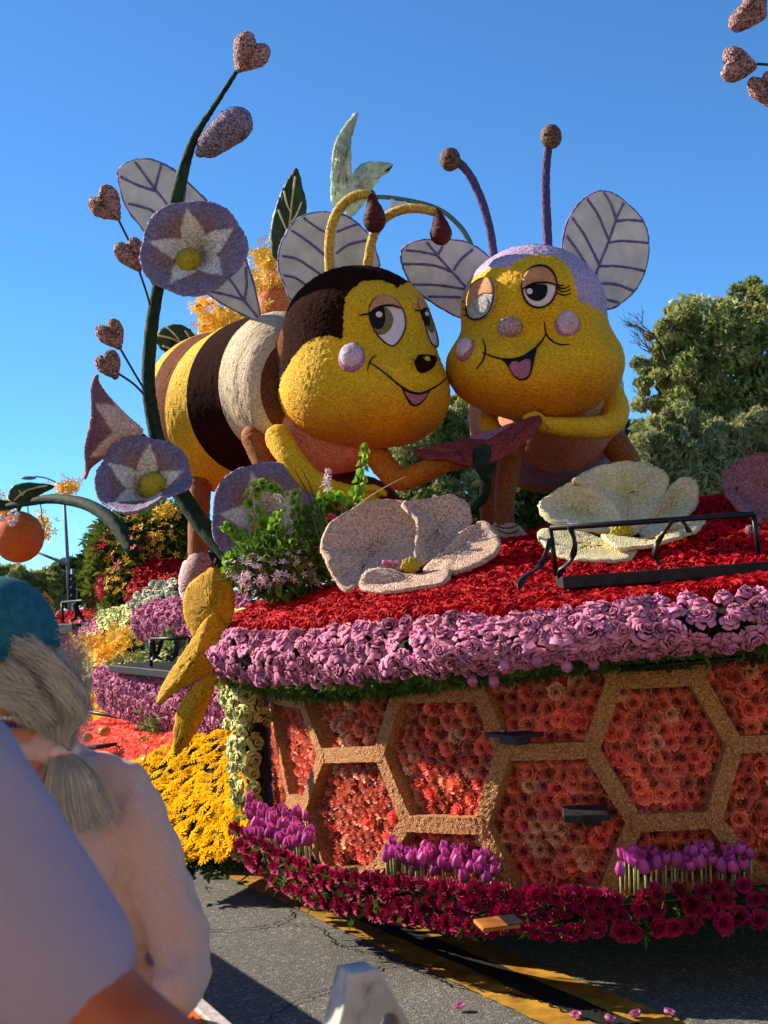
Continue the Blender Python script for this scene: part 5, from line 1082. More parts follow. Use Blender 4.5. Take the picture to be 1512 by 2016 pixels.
leaf('pale crinkled leaf half turned with a dark edge, leaning right', [(772, 326), (750, 345), (735, 370), (720, 395), (705, 412), (690, 428), (680, 420), (685, 390), (690, 360), (702, 335), (720, 322), (745, 320)], (712, 368), M['leafpale'], [], 9.85, thick=.03)
leaf('broad dark green leaf with pale ribs above the bee tail', [(308, 660), (325, 645), (350, 640), (375, 650), (388, 672), (388, 690), (378, 705), (345, 702), (322, 690), (310, 675)], (350, 675), M['leafdk'], [[(312, 662), (345, 670), (385, 695)], [(330, 645), (345, 660), (355, 673)], [(365, 652), (375, 668), (380, 685)], [(322, 682), (345, 690), (370, 692)]], 10.3)
leaf('dark green leaf edge tucked between the vine and the bee tail', [(305, 745), (312, 720), (335, 708), (365, 708), (385, 712), (350, 725), (325, 740), (308, 758)], (335, 724), M['leafdk'], [[(312, 738), (340, 720), (365, 714)]], 10.35)
leaf('dark leaf with pale rib lying on the arching vine above the orange fruit', [(17, 975), (25, 958), (50, 951), (85, 953), (108, 957), (88, 968), (60, 985), (35, 990), (20, 985)], (55, 970), M['leafdk'], [[(30, 985), (50, 968), (75, 960), (95, 957)], [(40, 965), (45, 975), (52, 968)]], 13.4)
leaf('dark blade leaf at the far left of the arching vine', [(-40, 990), (0, 985), (30, 990), (55, 993), (20, 1002), (-30, 1005)], (0, 995), M['leafdk'], [], 13.6)
# orange fruits
t = thing('orange_fruit', 'big orange fruit with white specks hanging from the arching vine', 'fruit', tuple(P(38, 1058, 13.6))); ball('peel', 36, 1057, 13.6, 50, M['fruit'], t, 51, 50)
for k in range(9):
    b = MB(); q = P(15 + random.uniform(-14, 26), 1022 + random.uniform(-10, 12), 13.36); b.sphere(q, (.03, .012, .02), 10); b.build('white_speck', M['white'], t)
t = thing('arching_vine', 'thick green stem arching over the left flower beds to the orange fruit', 'stem', tuple(P(235, 1040, 12.5)))
limb('stem', [(260, 1080, 12.2, 14), (225, 1030, 12.4, 14), (175, 995, 12.7, 12), (110, 982, 13.1, 10), (50, 990, 13.4, 7), (0, 1000, 13.6, 5), (-60, 1020, 13.6, 5)], M['stem'], t)
tube('fruit_stalk', [P(36, 1010, 13.6), P(38, 1000, 13.6), P(45, 990, 13.4)], .02, M['stem'], t)
for a in ([(55, 990), (55, 1005), (57, 1010)], [(78, 990), (82, 1005), (82, 1025)]): tube('tendril', [P(x, y, 13.4) for x, y in a], .006, M['thinstem'], t, 5)
t = thing('orange_fruit', 'block of peach orange fruit showing behind the bee wings', 'fruit', tuple(P(540, 600, 10.5)))
V, _f2 = [], []
limb('peel', [(545, 570, 10.5, 35), (545, 590, 10.5, 40), (540, 640, 10.5, 44), (520, 700, 10.5, 40)], M['fruit2'], t)
t = thing('petal_cone', 'yellow petal covered hump with folded tip behind the bee collar', 'flower mound', tuple(P(430, 680, 10.4))); limb('mound', [(455, 655, 10.5, 26), (430, 675, 10.5, 34), (400, 700, 10.5, 28), (385, 720, 10.5, 22)], M['yellow2'], t); limb('cone_tip', [(468, 640, 10.45, 22), (450, 622, 10.4, 16), (428, 608, 10.35, 7)], M['leafpale'], t)
t = thing('arching_rod', 'thin grey green rod arching behind the bees with a white box', 'rod', tuple(P(925, 480, 10.5)))
limb('rod', [(690, 400, 10.5, 4.5), (740, 388, 10.5, 4.5), (800, 394, 10.5, 4.5), (855, 408, 10.5, 4.5), (895, 435, 10.5, 5), (925, 478, 10.5, 5.5), (950, 560, 10.5, 6)], mat('grey_green_paint', '48605c', '5c7470', rough=.5), t, seg=6, rough=0)
m = MB(); m.box(P(785, 406, 10.5), .12, .08, .055, (_r, _f, _u)); m.box(P(772, 404, 10.48), .03, .1, .075, (_r, _f, _u)); o = m.build('white_box', mat('white_plastic', 'c8ccc8', 'd8dcd8', rough=.4), t, smooth=False)
# bells of ireland, snapdragons and grass between the vine and the pink poppy
def bell_geo(seed=0):
    rd = random.Random(seed); V, Fc, C = [], [], []
    for k in range(10):
        a = k * .6283; V += [(.25 * math.cos(a), .25 * math.sin(a), 0), (.95 * math.cos(a) * rd.uniform(.9, 1.1), .95 * math.sin(a), .75 + .15 * (k % 2))]; C += [(.5,) * 3, (1.1,) * 3]
    Fc = [(2 * k, 2 * ((k + 1) % 10), 2 * ((k + 1) % 10) + 1, 2 * k + 1) for k in range(10)]; Fc.append(tuple(2 * k for k in range(10)))
    return np.array(V), Fc, np.array(C)
M['bella'] = mat('bell_cup', '70a828', 'a8d048', scale=10, rough=.5, trans=.35, attr=True, vary=.15); PR_bell = protos('bell_cup', bell_geo, M['bella'], 3)
def spike(label, pts, d, n, pr, sz, r, name='bell_spike', part='bell_cup', cat='flower spike', grp='green bell flower spikes', limit=300):
    t = thing(name, label, cat, tuple(P(*pts[0], d)), grp); q = catmull([tuple(P(x, y, d + .05 * math.sin(i))) for i, (x, y) in enumerate(pts)], 12)
    b = MB(); b.tube([Vector(v) for v in q], .004, 5); b.build('spike_stem', M['bell'], t)
    for k in range(n):
        u = k / max(n - 1, 1); i = min(int(u * (len(q) - 1)), len(q) - 2); p = Vector(q[i]); T = (Vector(q[i + 1]) - p).normalized(); a = k * 2.4 + random.uniform(-.3, .3); o1 = T.orthogonal().normalized(); o2 = T.cross(o1); dr = (o1 * math.cos(a) + o2 * math.sin(a) + T * .3)
        s = sz * (1.1 - .65 * u); obj(part, pr[k % len(pr)][0], t, orient(p + dr * r * (1.1 - .6 * u), dr, s))
    return t
SP = [([(560, 1130), (530, 1060), (500, 1010), (497, 970), (520, 955), (545, 965), (560, 975)], 30, 'tall green bell spike arching over in front of the blue flower'), ([(590, 1120), (585, 1040), (582, 965)], 22, 'straight green bell spike left of the grass blades'),
      ([(660, 1100), (690, 1010), (708, 950), (720, 875)], 34, 'tallest green bell spike rising before the bee chest'), ([(640, 1100), (655, 1010), (665, 985), (640, 975), (628, 1000), (636, 1030)], 26, 'curling green bell spike beside the pink poppy'),
      ([(560, 1140), (500, 1080), (460, 1045), (440, 1035)], 24, 'green bell spike leaning far left over the vine'), ([(560, 1150), (490, 1110), (455, 1100), (445, 1125)], 22, 'low green bell spike hanging left above the mustard petals'),
      ([(580, 1140), (560, 1070), (540, 1040), (548, 1010)], 22, 'short green bell spike in the thick of the bush'), ([(600, 1140), (620, 1080), (610, 1040)], 18, 'short green bell spike near the poppy edge'), ([(655, 1090), (680, 1030), (690, 990)], 18, 'bell spike with pink blooms right of the grass blades')]
for pts, n, lab in SP: spike(lab, pts, 7.9 + random.uniform(-.15, .15), n, PR_bell, .043, .02)
for lab, pts, n in [('pale pink snapdragon spike nodding in the green bush', [(560, 1120), (570, 1040), (555, 985), (540, 975)], 26), ('pink snapdragon low in the green bush above the red roses', [(530, 1150), (500, 1110), (480, 1095)], 26), ('pink snapdragon left of the pink poppy', [(620, 1150), (600, 1100), (592, 1060)], 22), ('magenta tinged spike at the poppy rim', [(700, 1060), (672, 1030), (650, 1010)], 16), ('hanging dried pink blossom spike near the tall bell spike', [(640, 960), (646, 935), (645, 925)], 12)]:
    spike(lab, pts, 7.8 + random.uniform(-.1, .2), n, PR_pinks if 'magenta' not in lab else PR_reds, .03, .016, 'snapdragon_spike', 'blossom', grp='pink snapdragon spikes')
bushf = protos('leaf_tuft', blade_geo, mat('bush_leaf', '3a5c1c', '7ca03c', scale=3, rough=.55, trans=.3), 3)
t = spray_volume('bush_foliage', 'thick green leafy bush of fern and fine leaves behind the mustard petals', 'bush',
 [(560, 1110, 8.0, 105, 62, .25, 1300, bushf, MATS['bush_leaf'], .085), (640, 1050, 8.1, 60, 55, .2, 350, bushf, MATS['bush_leaf'], .075), (530, 1120, 7.85, 95, 45, .2, 300, PR_pinks, M['pinksmall'], .026), (590, 1090, 7.9, 90, 50, .2, 60, PR_pinks, M['pinksmall'], .022), (660, 1020, 7.9, 40, 40, .1, 14, PR_reds, M['redsmall'], .03)], 'leaves')
t = thing('grass_blades', 'long thin grass blades sticking up in front of the bee arm', 'grass', tuple(P(625, 1060, 7.8)))
for a in ([(640, 1080), (625, 1020), (600, 960), (580, 925)], [(645, 1080), (632, 1020), (612, 960), (592, 920)], [(635, 1090), (620, 1030), (606, 990)], [(650, 1075), (690, 1010), (740, 970), (800, 937)]):
    q = catmull([tuple(P(x, y, 7.75)) for x, y in a], 8); b = MB(); b.tube([Vector(v) for v in q], [.011 * (1 - i / len(q)) + .0015 for i in range(len(q))], 4); b.build('blade', M['leafdk'] if a[-1][0] < 700 else M['leafvein'], t)
# ================================================================== trees and street behind
def leafmat(name, c1, c2, **k): return mat(name, c1, c2, scale=1.1, rough=.6, attr=True, trans=.35, **k)
def tree(name, label, d, blobs, n, size, m, base_px, trunk_r=.22, limbs=4, group='trees behind the float', seed=0, elong=1.0, subn=42, cat='tree'):
    """blobs: (px, py, rx_px, ry_px[, dd])"""
    rg = np.random.default_rng(seed + 3); bx = base_px; b0 = P(bx, 1180, d); b0.z = GZ - .06; t = thing(name, label, cat, tuple(b0), group)
    k = d / F; cs = []
    for bl in blobs:
        c = np.array(P(bl[0], bl[1], d + (bl[4] if len(bl) > 4 else 0))); R = np.array([bl[2] * k, bl[2] * k * .85, bl[3] * k]); w_ = bl[2] * bl[3]; cs.append((c, R, w_))
    W = np.array([c[2] for c in cs], float); W /= W.sum(); Vs = []; Cs = []; tot = 0
    for (c, R, _), wi in zip(cs, W):
        ns = max(6, int(subn * len(cs) * wi)); u = rg.normal(0, 1, (ns, 3)); u /= np.linalg.norm(u, axis=1, keepdims=True); sc = c + u * R * rg.uniform(.45, .95, (ns, 1)); sr = R.mean() * rg.uniform(.12, .42, ns); tone = rg.uniform(.75, 1.2, ns)
        cnt = int(n * wi); j = rg.integers(0, ns, cnt); v = rg.normal(0, 1, (cnt, 3)); v /= np.linalg.norm(v, axis=1, keepdims=True)
        p = sc[j] + v * (sr[j] * rg.uniform(0.2, 1, cnt) ** .45)[:, None] * np.array([1, 1, .8 * elong]); Vs.append(p); Cs.append(tone[j] * rg.uniform(.75, 1.25, cnt))
    p = np.concatenate(Vs); tn = np.concatenate(Cs); N_ = len(p); a = rg.normal(0, 1, (N_, 3)); a[:, 2] -= .4; a /= np.linalg.norm(a, axis=1, keepdims=True); b = np.cross(a, rg.normal(0, 1, (N_, 3))); b /= np.linalg.norm(b, axis=1, keepdims=True)
    s_ = size * rg.uniform(.6, 1.3, (N_, 1)); l = a * s_ * 1.5 * elong; ww = b * s_ * .55
    V = np.stack([p - l, p + ww, p + l, p - ww], 1).reshape(-1, 3); Fc = np.arange(N_ * 4).reshape(-1, 4)
    col = np.repeat(tn, 4)[:, None] * np.array([1., 1., 1.]); col[:, 0] *= np.repeat(rg.uniform(.9, 1.15, N_), 4)
    me = bpy.data.meshes.new('crown'); me.vertices.add(N_ * 4); me.vertices.foreach_set('co', V.ravel()); me.loops.add(N_ * 4); me.loops.foreach_set('vertex_index', Fc.ravel()); me.polygons.add(N_); me.polygons.foreach_set('loop_start', np.arange(N_) * 4); me.polygons.foreach_set('loop_total', np.full(N_, 4)); me.materials.append(m)
    at = me.color_attributes.new('Col', 'FLOAT_COLOR', 'POINT'); c4 = np.ones((N_ * 4, 4), np.float32); c4[:, :3] = col; at.data.foreach_set('color', c4.ravel()); me.update(calc_edges=True)
    obj('crown', me, t)
    top_ = Vector(cs[0][0]); mb = MB(); mid_ = b0.lerp(top_, .5) + Vector((.2, 0, 0)); mb.tube([b0, mid_, top_], [trunk_r, trunk_r * .7, trunk_r * .3], 10, sub=5)
    for c, R, _ in cs[:limbs + 1]: mb.tube([b0.lerp(mid_, .8), (mid_ + Vector(c)) / 2, Vector(c)], [trunk_r * .45, trunk_r * .3, trunk_r * .12], 7, sub=4)
    mb.build('trunk', mat('bark', '3a2e22', '5c4c3a', scale=6, bump=.5, bdist=.03), t); return t
oak = leafmat('oak_leaf', '74803e', 'b4b468'); olive = leafmat('olive_leaf', '7c8450', 'bcbc80'); dark = leafmat('dark_leafage', '2c3e18', '5a6e30'); sunny = leafmat('yellow_green_leaf', '5c6a1c', '94983c')
tree('broad_tree', 'large tree at the right with a sunlit yellow green top', 42, [(1400, 700, 120, 110), (1490, 640, 80, 90), (1330, 660, 75, 60), (1290, 760, 45, 80), (1450, 820, 120, 90), (1340, 830, 90, 80), (1520, 740, 80, 110), (1500, 590, 55, 45), (1420, 920, 120, 90), (1580, 800, 100, 150)], 85000, .08, oak, 1430, .4, seed=1)
tree('shrubby_tree', 'grey green willowy tree in front of the large right hand tree', 36, [(1300, 930, 60, 110), (1370, 900, 80, 110), (1450, 940, 90, 110), (1290, 850, 40, 50), (1350, 1000, 110, 70), (1500, 980, 90, 90), (1480, 860, 60, 60), (1560, 950, 80, 130)], 75000, .07, olive, 1400, .2, seed=2, elong=1.2)
tree('dark_tree', 'dark tree showing between the two bees and under their chins', 46, [(850, 880, 85, 90), (790, 920, 60, 60), (920, 850, 55, 90), (900, 960, 90, 70), (800, 980, 80, 50), (955, 920, 50, 60)], 45000, .085, oak, 860, .35, seed=3)
tree('dark_tree', 'deep shaded tree right of the lavender hooded bee behind the legs', 50, [(1215, 850, 40, 75), (1190, 920, 60, 60), (1240, 900, 45, 70), (1100, 980, 90, 60), (1040, 1000, 80, 60), (1160, 1010, 90, 60)], 24000, .11, dark, 1150, .35, seed=4)
tree('hedge_tree', 'dark low trees filling the gap behind the bee legs', 44, [(1000, 1010, 110, 60), (900, 1030, 100, 50), (1120, 1050, 100, 50), (1250, 1040, 80, 50), (780, 1060, 90, 50)], 20000, .11, dark, 1000, .3, seed=5)
tree('leafy_tree', 'green tree left of the far street lamp', 60, [(40, 1150, 55, 38), (90, 1160, 50, 45), (0, 1150, 50, 40), (-50, 1150, 50, 45)], 14000, .15, oak, 30, .3, seed=6)
tree('leafy_tree', 'darker tree right of the far street lamp under the small palm', 62, [(160, 1130, 55, 45), (130, 1170, 45, 45), (205, 1120, 50, 45), (250, 1100, 50, 50), (190, 1180, 60, 40)], 16000, .15, dark, 170, .3, seed=7)
tree('leafy_tree', 'tree hidden behind the red and yellow flower sprays', 70, [(330, 1090, 90, 60), (420, 1090, 90, 70), (500, 1080, 90, 70), (600, 1080, 90, 60), (700, 1080, 90, 60)], 16000, .17, dark, 420, .3, seed=8)
t = thing('bare_branches', 'bare dead twigs sticking up left of the large right hand tree', 'branches', tuple(P(1310, 760, 41)))
rb = random.Random(5); mb = MB()
def twig(p, d, l, r, n):
    q = p + d * l; mb.tube([p, p.lerp(q, .5) + Vector((rb.uniform(-1, 1), 0, rb.uniform(-1, 1))) * l * .08, q], [r, r * .8, r * .55], 5)
    if n: [twig(p.lerp(q, rb.uniform(.5, 1)), (d + Vector((rb.uniform(-.9, .9), rb.uniform(-.5, .5), rb.uniform(-.5, .8)))).normalized(), l * rb.uniform(.5, .8), r * .6, n - 1) for _ in range(3)]
twig(P(1330, 770, 41), Vector((-.25, 0, 1)).normalized(), 1.3, .045, 4); twig(P(1310, 690, 41), Vector((-.6, 0, .8)).normalized(), .9, .035, 3)
twig(P(1275, 800, 41), Vector((-.5, 0, 1)).normalized(), .5, .02, 2); mb.build('twigs', MATS['bark'], t)
t = thing('palm_tree', 'small distant palm tree above the trees on the left', 'palm', tuple(P(178, 1180, 85)), None)
mb = MB(); mb.tube([P(183, 1240, 85), P(180, 1150, 85), P(178, 1068, 85)], .22, 8); mb.build('trunk', MATS['bark'], t)
V, Fc = [], []
for k in range(46):
    a = rb.uniform(0, 6.28); e = rb.uniform(-.5, 1.3); c = P(178, 1064, 85); d = Vector((math.cos(a) * math.cos(e), math.sin(a) * math.cos(e), math.sin(e))); s_ = d.cross(Vector((0, 0, 1))).normalized() * .16; l = rb.uniform(.7, 1.05); b = len(V)
    V += [c, c + d * l * .5 + s_, c + d * l * .5 - s_, c + d * l + Vector((0, 0, -.35)) + s_ * .6, c + d * l + Vector((0, 0, -.35)) - s_ * .6]; Fc += [(b, b + 1, b + 2), (b + 1, b + 3, b + 4, b + 2)]
mo('fronds', V, Fc, mat('palm_leaf', '2c3c1c', '5a6a38', scale=2), t, smooth=False)
# street lamp, mast, signal, sign, tents
lampm = mat('galvanised', '5a6068', '767c84', scale=5, rough=.5)
t = thing('street_lamp', 'tall grey street lamp with one curved arm at the left', 'street lamp', tuple(P(140, 1235, 38)))
mb = MB(); mb.tube([P(140, 1250, 38), P(132, 1080, 38), P(125, 955, 38)], [.06, .05, .035], 10); mb.build('pole', lampm, t)
mb = MB(); mb.tube([P(125, 960, 38), P(112, 951, 38), P(90, 941, 38), P(68, 938, 38)], .02, 8, sub=4); mb.build('lamp_arm', lampm, t)
mb = MB(); mb.sphere(P(56, 941, 38), (.22, .12, .055), 14, (_r, _f, _u)); mb.build('lamp_head', lampm, t)
t = thing('signal_mast', 'slanting dark signal arm crossing behind the orange fruit', 'signal mast', tuple(P(133, 1110, 37))); mb = MB(); mb.tube([P(70, 1086, 37), P(134, 1112, 37)], [.03, .05], 8); mb.build('arm', lampm, t)
t = thing('traffic_light', 'dark traffic light head hanging right of the far street lamp', 'traffic light', tuple(P(146, 1200, 36)))
mb = MB(); mb.box(P(144, 1158, 36), .2, .2, .75, (_r, _f, _u)); mb.build('housing', M['blackmetal'], t, smooth=False)
for k in range(3):
    mb = MB(); mb.tube([P(144, 1142 + 16 * k, 35.9), P(144, 1143 + 16 * k, 35.65)], .08, 12); mb.build('visor', M['blackmetal'], t)
mb = MB(); mb.tube([P(147, 1260, 36), P(143, 1120, 36)], .05, 8); mb.build('pole', lampm, t)
t = thing('warning_sign', 'orange diamond warning sign far off beside the teal cap', 'road sign', tuple(P(87, 1190, 30)))
V = [P(87, 1163, 30), P(106, 1184, 30), P(88, 1206, 30), P(69, 1185, 30)]; V += [v + _f * .03 for v in V]; mo('sign_plate', V, [(0, 1, 2, 3), (7, 6, 5, 4)] + [(i, i + 4, (i + 1) % 4 + 4, (i + 1) % 4) for i in range(4)], mat('sign_orange', 'd07418', 'd87c20', rough=.5), t, smooth=False)
mb = MB(); mb.tube([P(88, 1206, 30.05), P(90, 1250, 30.05)], .03, 6); mb.build('post', lampm, t)
for w_, y in ((14, 1179), (20, 1186), (10, 1193)): mb = MB(); mb.box(P(87, y, 29.97), w_ * 30 / F, .01, .035, (_r, _f, _u)); mb.build('sign_text_line', M['black'], t, smooth=False)
for i, (x, y, wd, lab) in enumerate([(160, 1208, 26, 'white canopy tent far off beyond the small rail'), (128, 1214, 18, 'small white tent far off under the street lamp')]):
    t = thing('tent', lab, 'tent', tuple(P(x, y, 55)), 'far white tents'); k = 55 / F; mb = MB(); c = P(x, y, 55)
    V = [c + Vector((a * wd * k, b * .8, -.1)) for a, b in ((-1, -1), (1, -1), (1, 1), (-1, 1))] + [c + Vector((0, 0, .35))]; mo('canopy', V, [(0, 1, 4), (1, 2, 4), (2, 3, 4), (3, 0, 4), (3, 2, 1, 0)], mat('tent_white', 'd8dce0', 'e8ecf0'), t, smooth=False)
    for a, b in ((-1, -1), (1, -1), (1, 1), (-1, 1)): mb.tube([c + Vector((a * wd * k, b * .8, -.1)), Vector((c.x + a * wd * k, c.y + b * .8, GZ))], .03, 6)
    mb.build('tent_legs', lampm, t)

# ================================================================== barricade in front
wh = mat('chipped_white_paint', 'a89890', 'd6c8be', scale=35, rough=.65, bump=.5, bdist=.003, big=.6, bscale=9, contrast=(.3, .5)); orp = mat('barricade_orange', 'b04818', 'c86028', scale=9, rough=.6)
bar_ = thing('barricade', 'white A frame street barricade with striped plank in the foreground', 'barricade', tuple(G(725, 2400)))
bdir = (P(415, 1930, 2.79) - P(700, 2160, 2.08)); bdir.z = 0; bdir.normalize(); bs = Vector((bdir.y, -bdir.x, 0)); bs = bs if bs.x > 0 else -bs
tp = P(712, 1950, 2.02)
def aframe(c, parent):
    # tapered upright with a hole: outline in the frame's own plane
    top_z = c.z + .035; hh = top_z - GZ; V = []; out = [(-.026, 0), (.018, 0), (.062, -.085), (.26, -hh), (.22, -hh), (.04, -.42), (-.04, -.42), (-.22, -hh), (-.30, -hh), (-.06, -.10)]
    ax = bs; o = Vector((c.x, c.y, top_z)); th = .06; hole = [(.03 + .015 * math.cos(a), -.085 + .019 * math.sin(a)) for a in [2 * math.pi * k / 16 for k in range(16)]]
    bm = bmesh.new(); fr = [bm.verts.new(o + ax * x + Vector((0, 0, z_)) - bdir * th / 2) for x, z_ in out]
    hv = [bm.verts.new(o + ax * x + Vector((0, 0, z_)) - bdir * th / 2) for x, z_ in hole]
    eo = [bm.edges.new((fr[i], fr[(i + 1) % 10])) for i in range(10)]; eh = [bm.edges.new((hv[i], hv[(i + 1) % 16])) for i in range(16)]
    g = bmesh.ops.triangle_fill(bm, edges=eo + eh, use_beauty=True)['geom']; fs = [f for f in g if isinstance(f, bmesh.types.BMFace)]
    ex = bmesh.ops.extrude_face_region(bm, geom=fs)['geom']; bmesh.ops.translate(bm, vec=bdir * th, verts=[v for v in ex if isinstance(v, bmesh.types.BMVert)]); bmesh.ops.recalc_face_normals(bm, faces=bm.faces)
    me = bpy.data.meshes.new('a_frame'); bm.to_mesh(me); bm.free(); me.materials.append(wh); ob = obj('a_frame', me, parent); bv = ob.modifiers.new('b', 'BEVEL'); bv.width = .008; bv.segments = 3; bv.limit_method = 'ANGLE'; return ob
aframe(tp, bar_)
far_ = tp + bdir * 2.2; aframe(far_, bar_)
pz0 = P(700, 2160, 2.08).z
c0 = Vector((tp.x, tp.y, pz0 - .1)) + bdir * .06 - bs * .055; c1_ = c0 + bdir * 2.1
mb = MB(); u3 = Vector((0, 0, 1)); mb.box((c0 + c1_) / 2, 2.1, .032, .2, (bdir, bs, u3)); o = mb.build('plank', wh, bar_, smooth=False); o.modifiers.new('b', 'BEVEL').width = .003
for k in range(7):
    q = c0 + bdir * (.1 + .3 * k); V = []
    for side in (1, -1):
        off = bs * (.0175 * side); V = [q + off + u3 * (-.1) + bdir * 0, q + off + u3 * (-.1) + bdir * .15, q + off + u3 * .093 + bdir * .29, q + off + u3 * .093 + bdir * .14]
        mo('orange_stripe', V, [(0, 1, 2, 3)], orp, bar_, smooth=False)
# added banner barrier, unseen at left; form invented to cast the road's diagonal shadow
e0, e1 = G(415, 1872), G(640, 2016); ed = (e0 - e1).normalized(); hb = 1.0
sh_off = SUN_H * (hb / math.tan(SUN_EL)); b0_, b1_ = e0 + sh_off, e1 + sh_off
cb = thing('shadow_barrier', 'added dark banner barrier out of view left of the road, placed to cast its diagonal shadow', 'barrier', tuple(b0_))
mb = MB(); m_ = (b0_ + b1_) / 2 + Vector((0, 0, hb / 2)); mb.box(m_ - ed * .6, (b0_ - b1_).length + 3.2, .04, hb - .04, (ed, Vector((ed.y, -ed.x, 0)), u3)); mb.build('banner', mat('navy_banner', '202838', '2c3448'), cb, smooth=False)
for k in (-1.5, 0, 1.5): mb = MB(); mb.box(Vector((m_.x, m_.y, GZ + .03)) + ed * k, .05, .5, .05, (ed, Vector((ed.y, -ed.x, 0)), u3)); mb.build('foot', lampm, cb, smooth=False)

hall = thing('bounce_building', 'added cream stucco hall with windows, out of view behind the camera for warm bounce light', 'bounce_building', (0, -14, GZ))  # added unseen hall behind the camera, there to bounce warm light
stc = mat('cream_stucco', 'd8c098', 'e8d4b0', scale=3, bump=.2, big=.9)
mb = MB(); mb.box((0, -17, 6 + GZ), 64, 6, 12, None); mb.build('wall', stc, hall, smooth=False)
mb = MB(); mb.box((0, -16.9, 12.2 + GZ), 65, 6.8, .4, None); mb.build('roof', mat('roof_tile', '8c4a30', 'a45c40', scale=5), hall, smooth=False)
wf = None
for r_ in range(3):
    for k in range(14):
        mb = MB(); c_ = Vector((-28 + k * 4.3, -13.98, 2.2 + r_ * 3.5 + GZ)); mb.box(c_, 1.5, .12, 1.9); f_ = mb.build('window', M['white'], hall, smooth=False)
        mb = MB(); mb.box(c_ + Vector((0, .05, 0)), 1.3, .06, 1.7); mb.build('pane', mat('dark_glass', '1a2026', '242c34', rough=.1), f_, smooth=False)
# ================================================================== people
def fleshy(name, parts, m, parent, vox=.012, smooth_it=8, wrinkle=None):
    """union of tapered limbs and ellipsoids, re-meshed into one continuous surface"""
    b = MB()
    for p in parts:
        if p[0] == 'e': b.sphere(p[1], p[2], 24, p[3] if len(p) > 3 else None)
        else:
            pts, rad = smooth_path([Vector(v) for v in p[1]], p[2], 6); b.tube(pts, rad, 18)
            b.sphere(pts[0], rad[0] * .98, 16); b.sphere(pts[-1], rad[-1] * .98, 16)
    o = b.build(name, m, parent); r = o.modifiers.new('r', 'REMESH'); r.mode = 'VOXEL'; r.voxel_size = vox; r.use_smooth_shade = True
    s = o.modifiers.new('s', 'SMOOTH'); s.iterations = smooth_it; s.factor = .6
    for k, (sc_, st_) in enumerate(wrinkle or []):
        tx = bpy.data.textures.new('cloth', 'CLOUDS'); tx.noise_scale = sc_; tx.noise_depth = 1; dm = o.modifiers.new('d', 'DISPLACE'); dm.texture = tx; dm.strength = st_; dm.mid_level = .5; dm.texture_coords = 'LOCAL'
    return o
skin = mat('skin', 'a8664c', 'b87860', scale=30, rough=.5, sss=.1); skin2 = mat('skin_tan', 'a04c2a', 'b05c38', scale=25, rough=.5)
heather = mat('heather_shirt', 'c49c92', 'ccaaa0', scale=260, rough=.9, bump=.25, bdist=.002)
lilac = mat('lilac_shirt', '98869a', '9c8c9e', scale=300, rough=.9, bump=.2, bdist=.002)
D = 2.3
wm = thing('person', 'woman in a teal cap and dusty pink long sleeved shirt with loose grey ponytail', 'person', tuple(G(60, 2016)))
def Q(x, y, d=D): return P(x, y, d)
hipc = Q(60, 2250, 2.45); hipc.z = .76; gz = GZ
fleshy('body', [('e', Q(8, 1310, 2.3), (.078, .098, .118)), ('e', Q(-30, 1370, 2.36), (.05, .06, .06)), ('t', [Q(30, 1390), Q(45, 1450), Q(50, 1520)], [.055, .056, .07]), ('e', Q(-58, 1330, 2.42), (.014, .02, .022)),
    ('e', Q(50, 1680, 2.42), (.13, .07, .18)), ('e', Q(55, 1950, 2.45), (.12, .07, .22)), ('e', hipc, (.18, .13, .14)),
    ('t', [hipc + Vector((.09, 0, 0)), Vector((hipc.x + .1, hipc.y, .33)), Vector((hipc.x + .1, hipc.y, gz + .1))], [.095, .065, .045]), ('t', [hipc - Vector((.09, 0, 0)), Vector((hipc.x - .1, hipc.y, .33)), Vector((hipc.x - .1, hipc.y, gz + .1))], [.095, .065, .045]),
    ('t', [Q(245, 1580, 2.34), Q(322, 1760, 2.35), Q(345, 1900, 2.35)], [.035, .03, .028]), ('t', [Q(345, 1905, 2.36), Q(300, 1990, 2.6), Q(230, 1970, 2.8)], [.028, .025, .024]),
    ('e', Q(222, 1966, 2.84), (.035, .045, .02)), ('t', [Q(-150, 1560, 2.4), Q(-230, 1750, 2.45), Q(-240, 1950, 2.5)], [.05, .042, .036]), ('t', [Q(-240, 1950, 2.5), Q(-150, 2000, 2.75)], [.036, .026])], skin, wm, .014)
fleshy('shirt', [('e', Q(70, 1660, 2.38), (.195, .135, .185)), ('e', Q(74, 1860, 2.39), (.202, .15, .30)), ('e', Q(84, 2040, 2.42), (.2, .14, .22)), ('e', Q(50, 1466, 2.32), (.088, .092, .058)), ('t', [Q(60, 1530, 2.36), Q(150, 1545, 2.35), Q(240, 1556, 2.34)], [.075, .066, .056]), ('t', [Q(40, 1500, 2.36), Q(-60, 1520, 2.38), Q(-140, 1560, 2.4)], [.075, .068, .062]),
    ('t', [Q(240, 1560, 2.34), Q(288, 1660, 2.34), Q(330, 1780, 2.34), Q(356, 1880, 2.33), Q(352, 1930, 2.34)], [.056, .054, .054, .054, .050]), ('t', [Q(352, 1930, 2.3), Q(300, 1990, 2.55), Q(250, 1975, 2.72)], [.05, .045, .038]),
    ('t', [Q(-140, 1565, 2.4), Q(-225, 1750, 2.45), Q(-240, 1930, 2.5)], [.066, .06, .05])], heather, wm, .008, 10, [(.075, .024), (.03, .011)])
for pts in ([(300, 1720), (295, 1800), (298, 1880), (305, 1960)], [(235, 1800), (262, 1812), (285, 1800), (303, 1782)]):
    pass
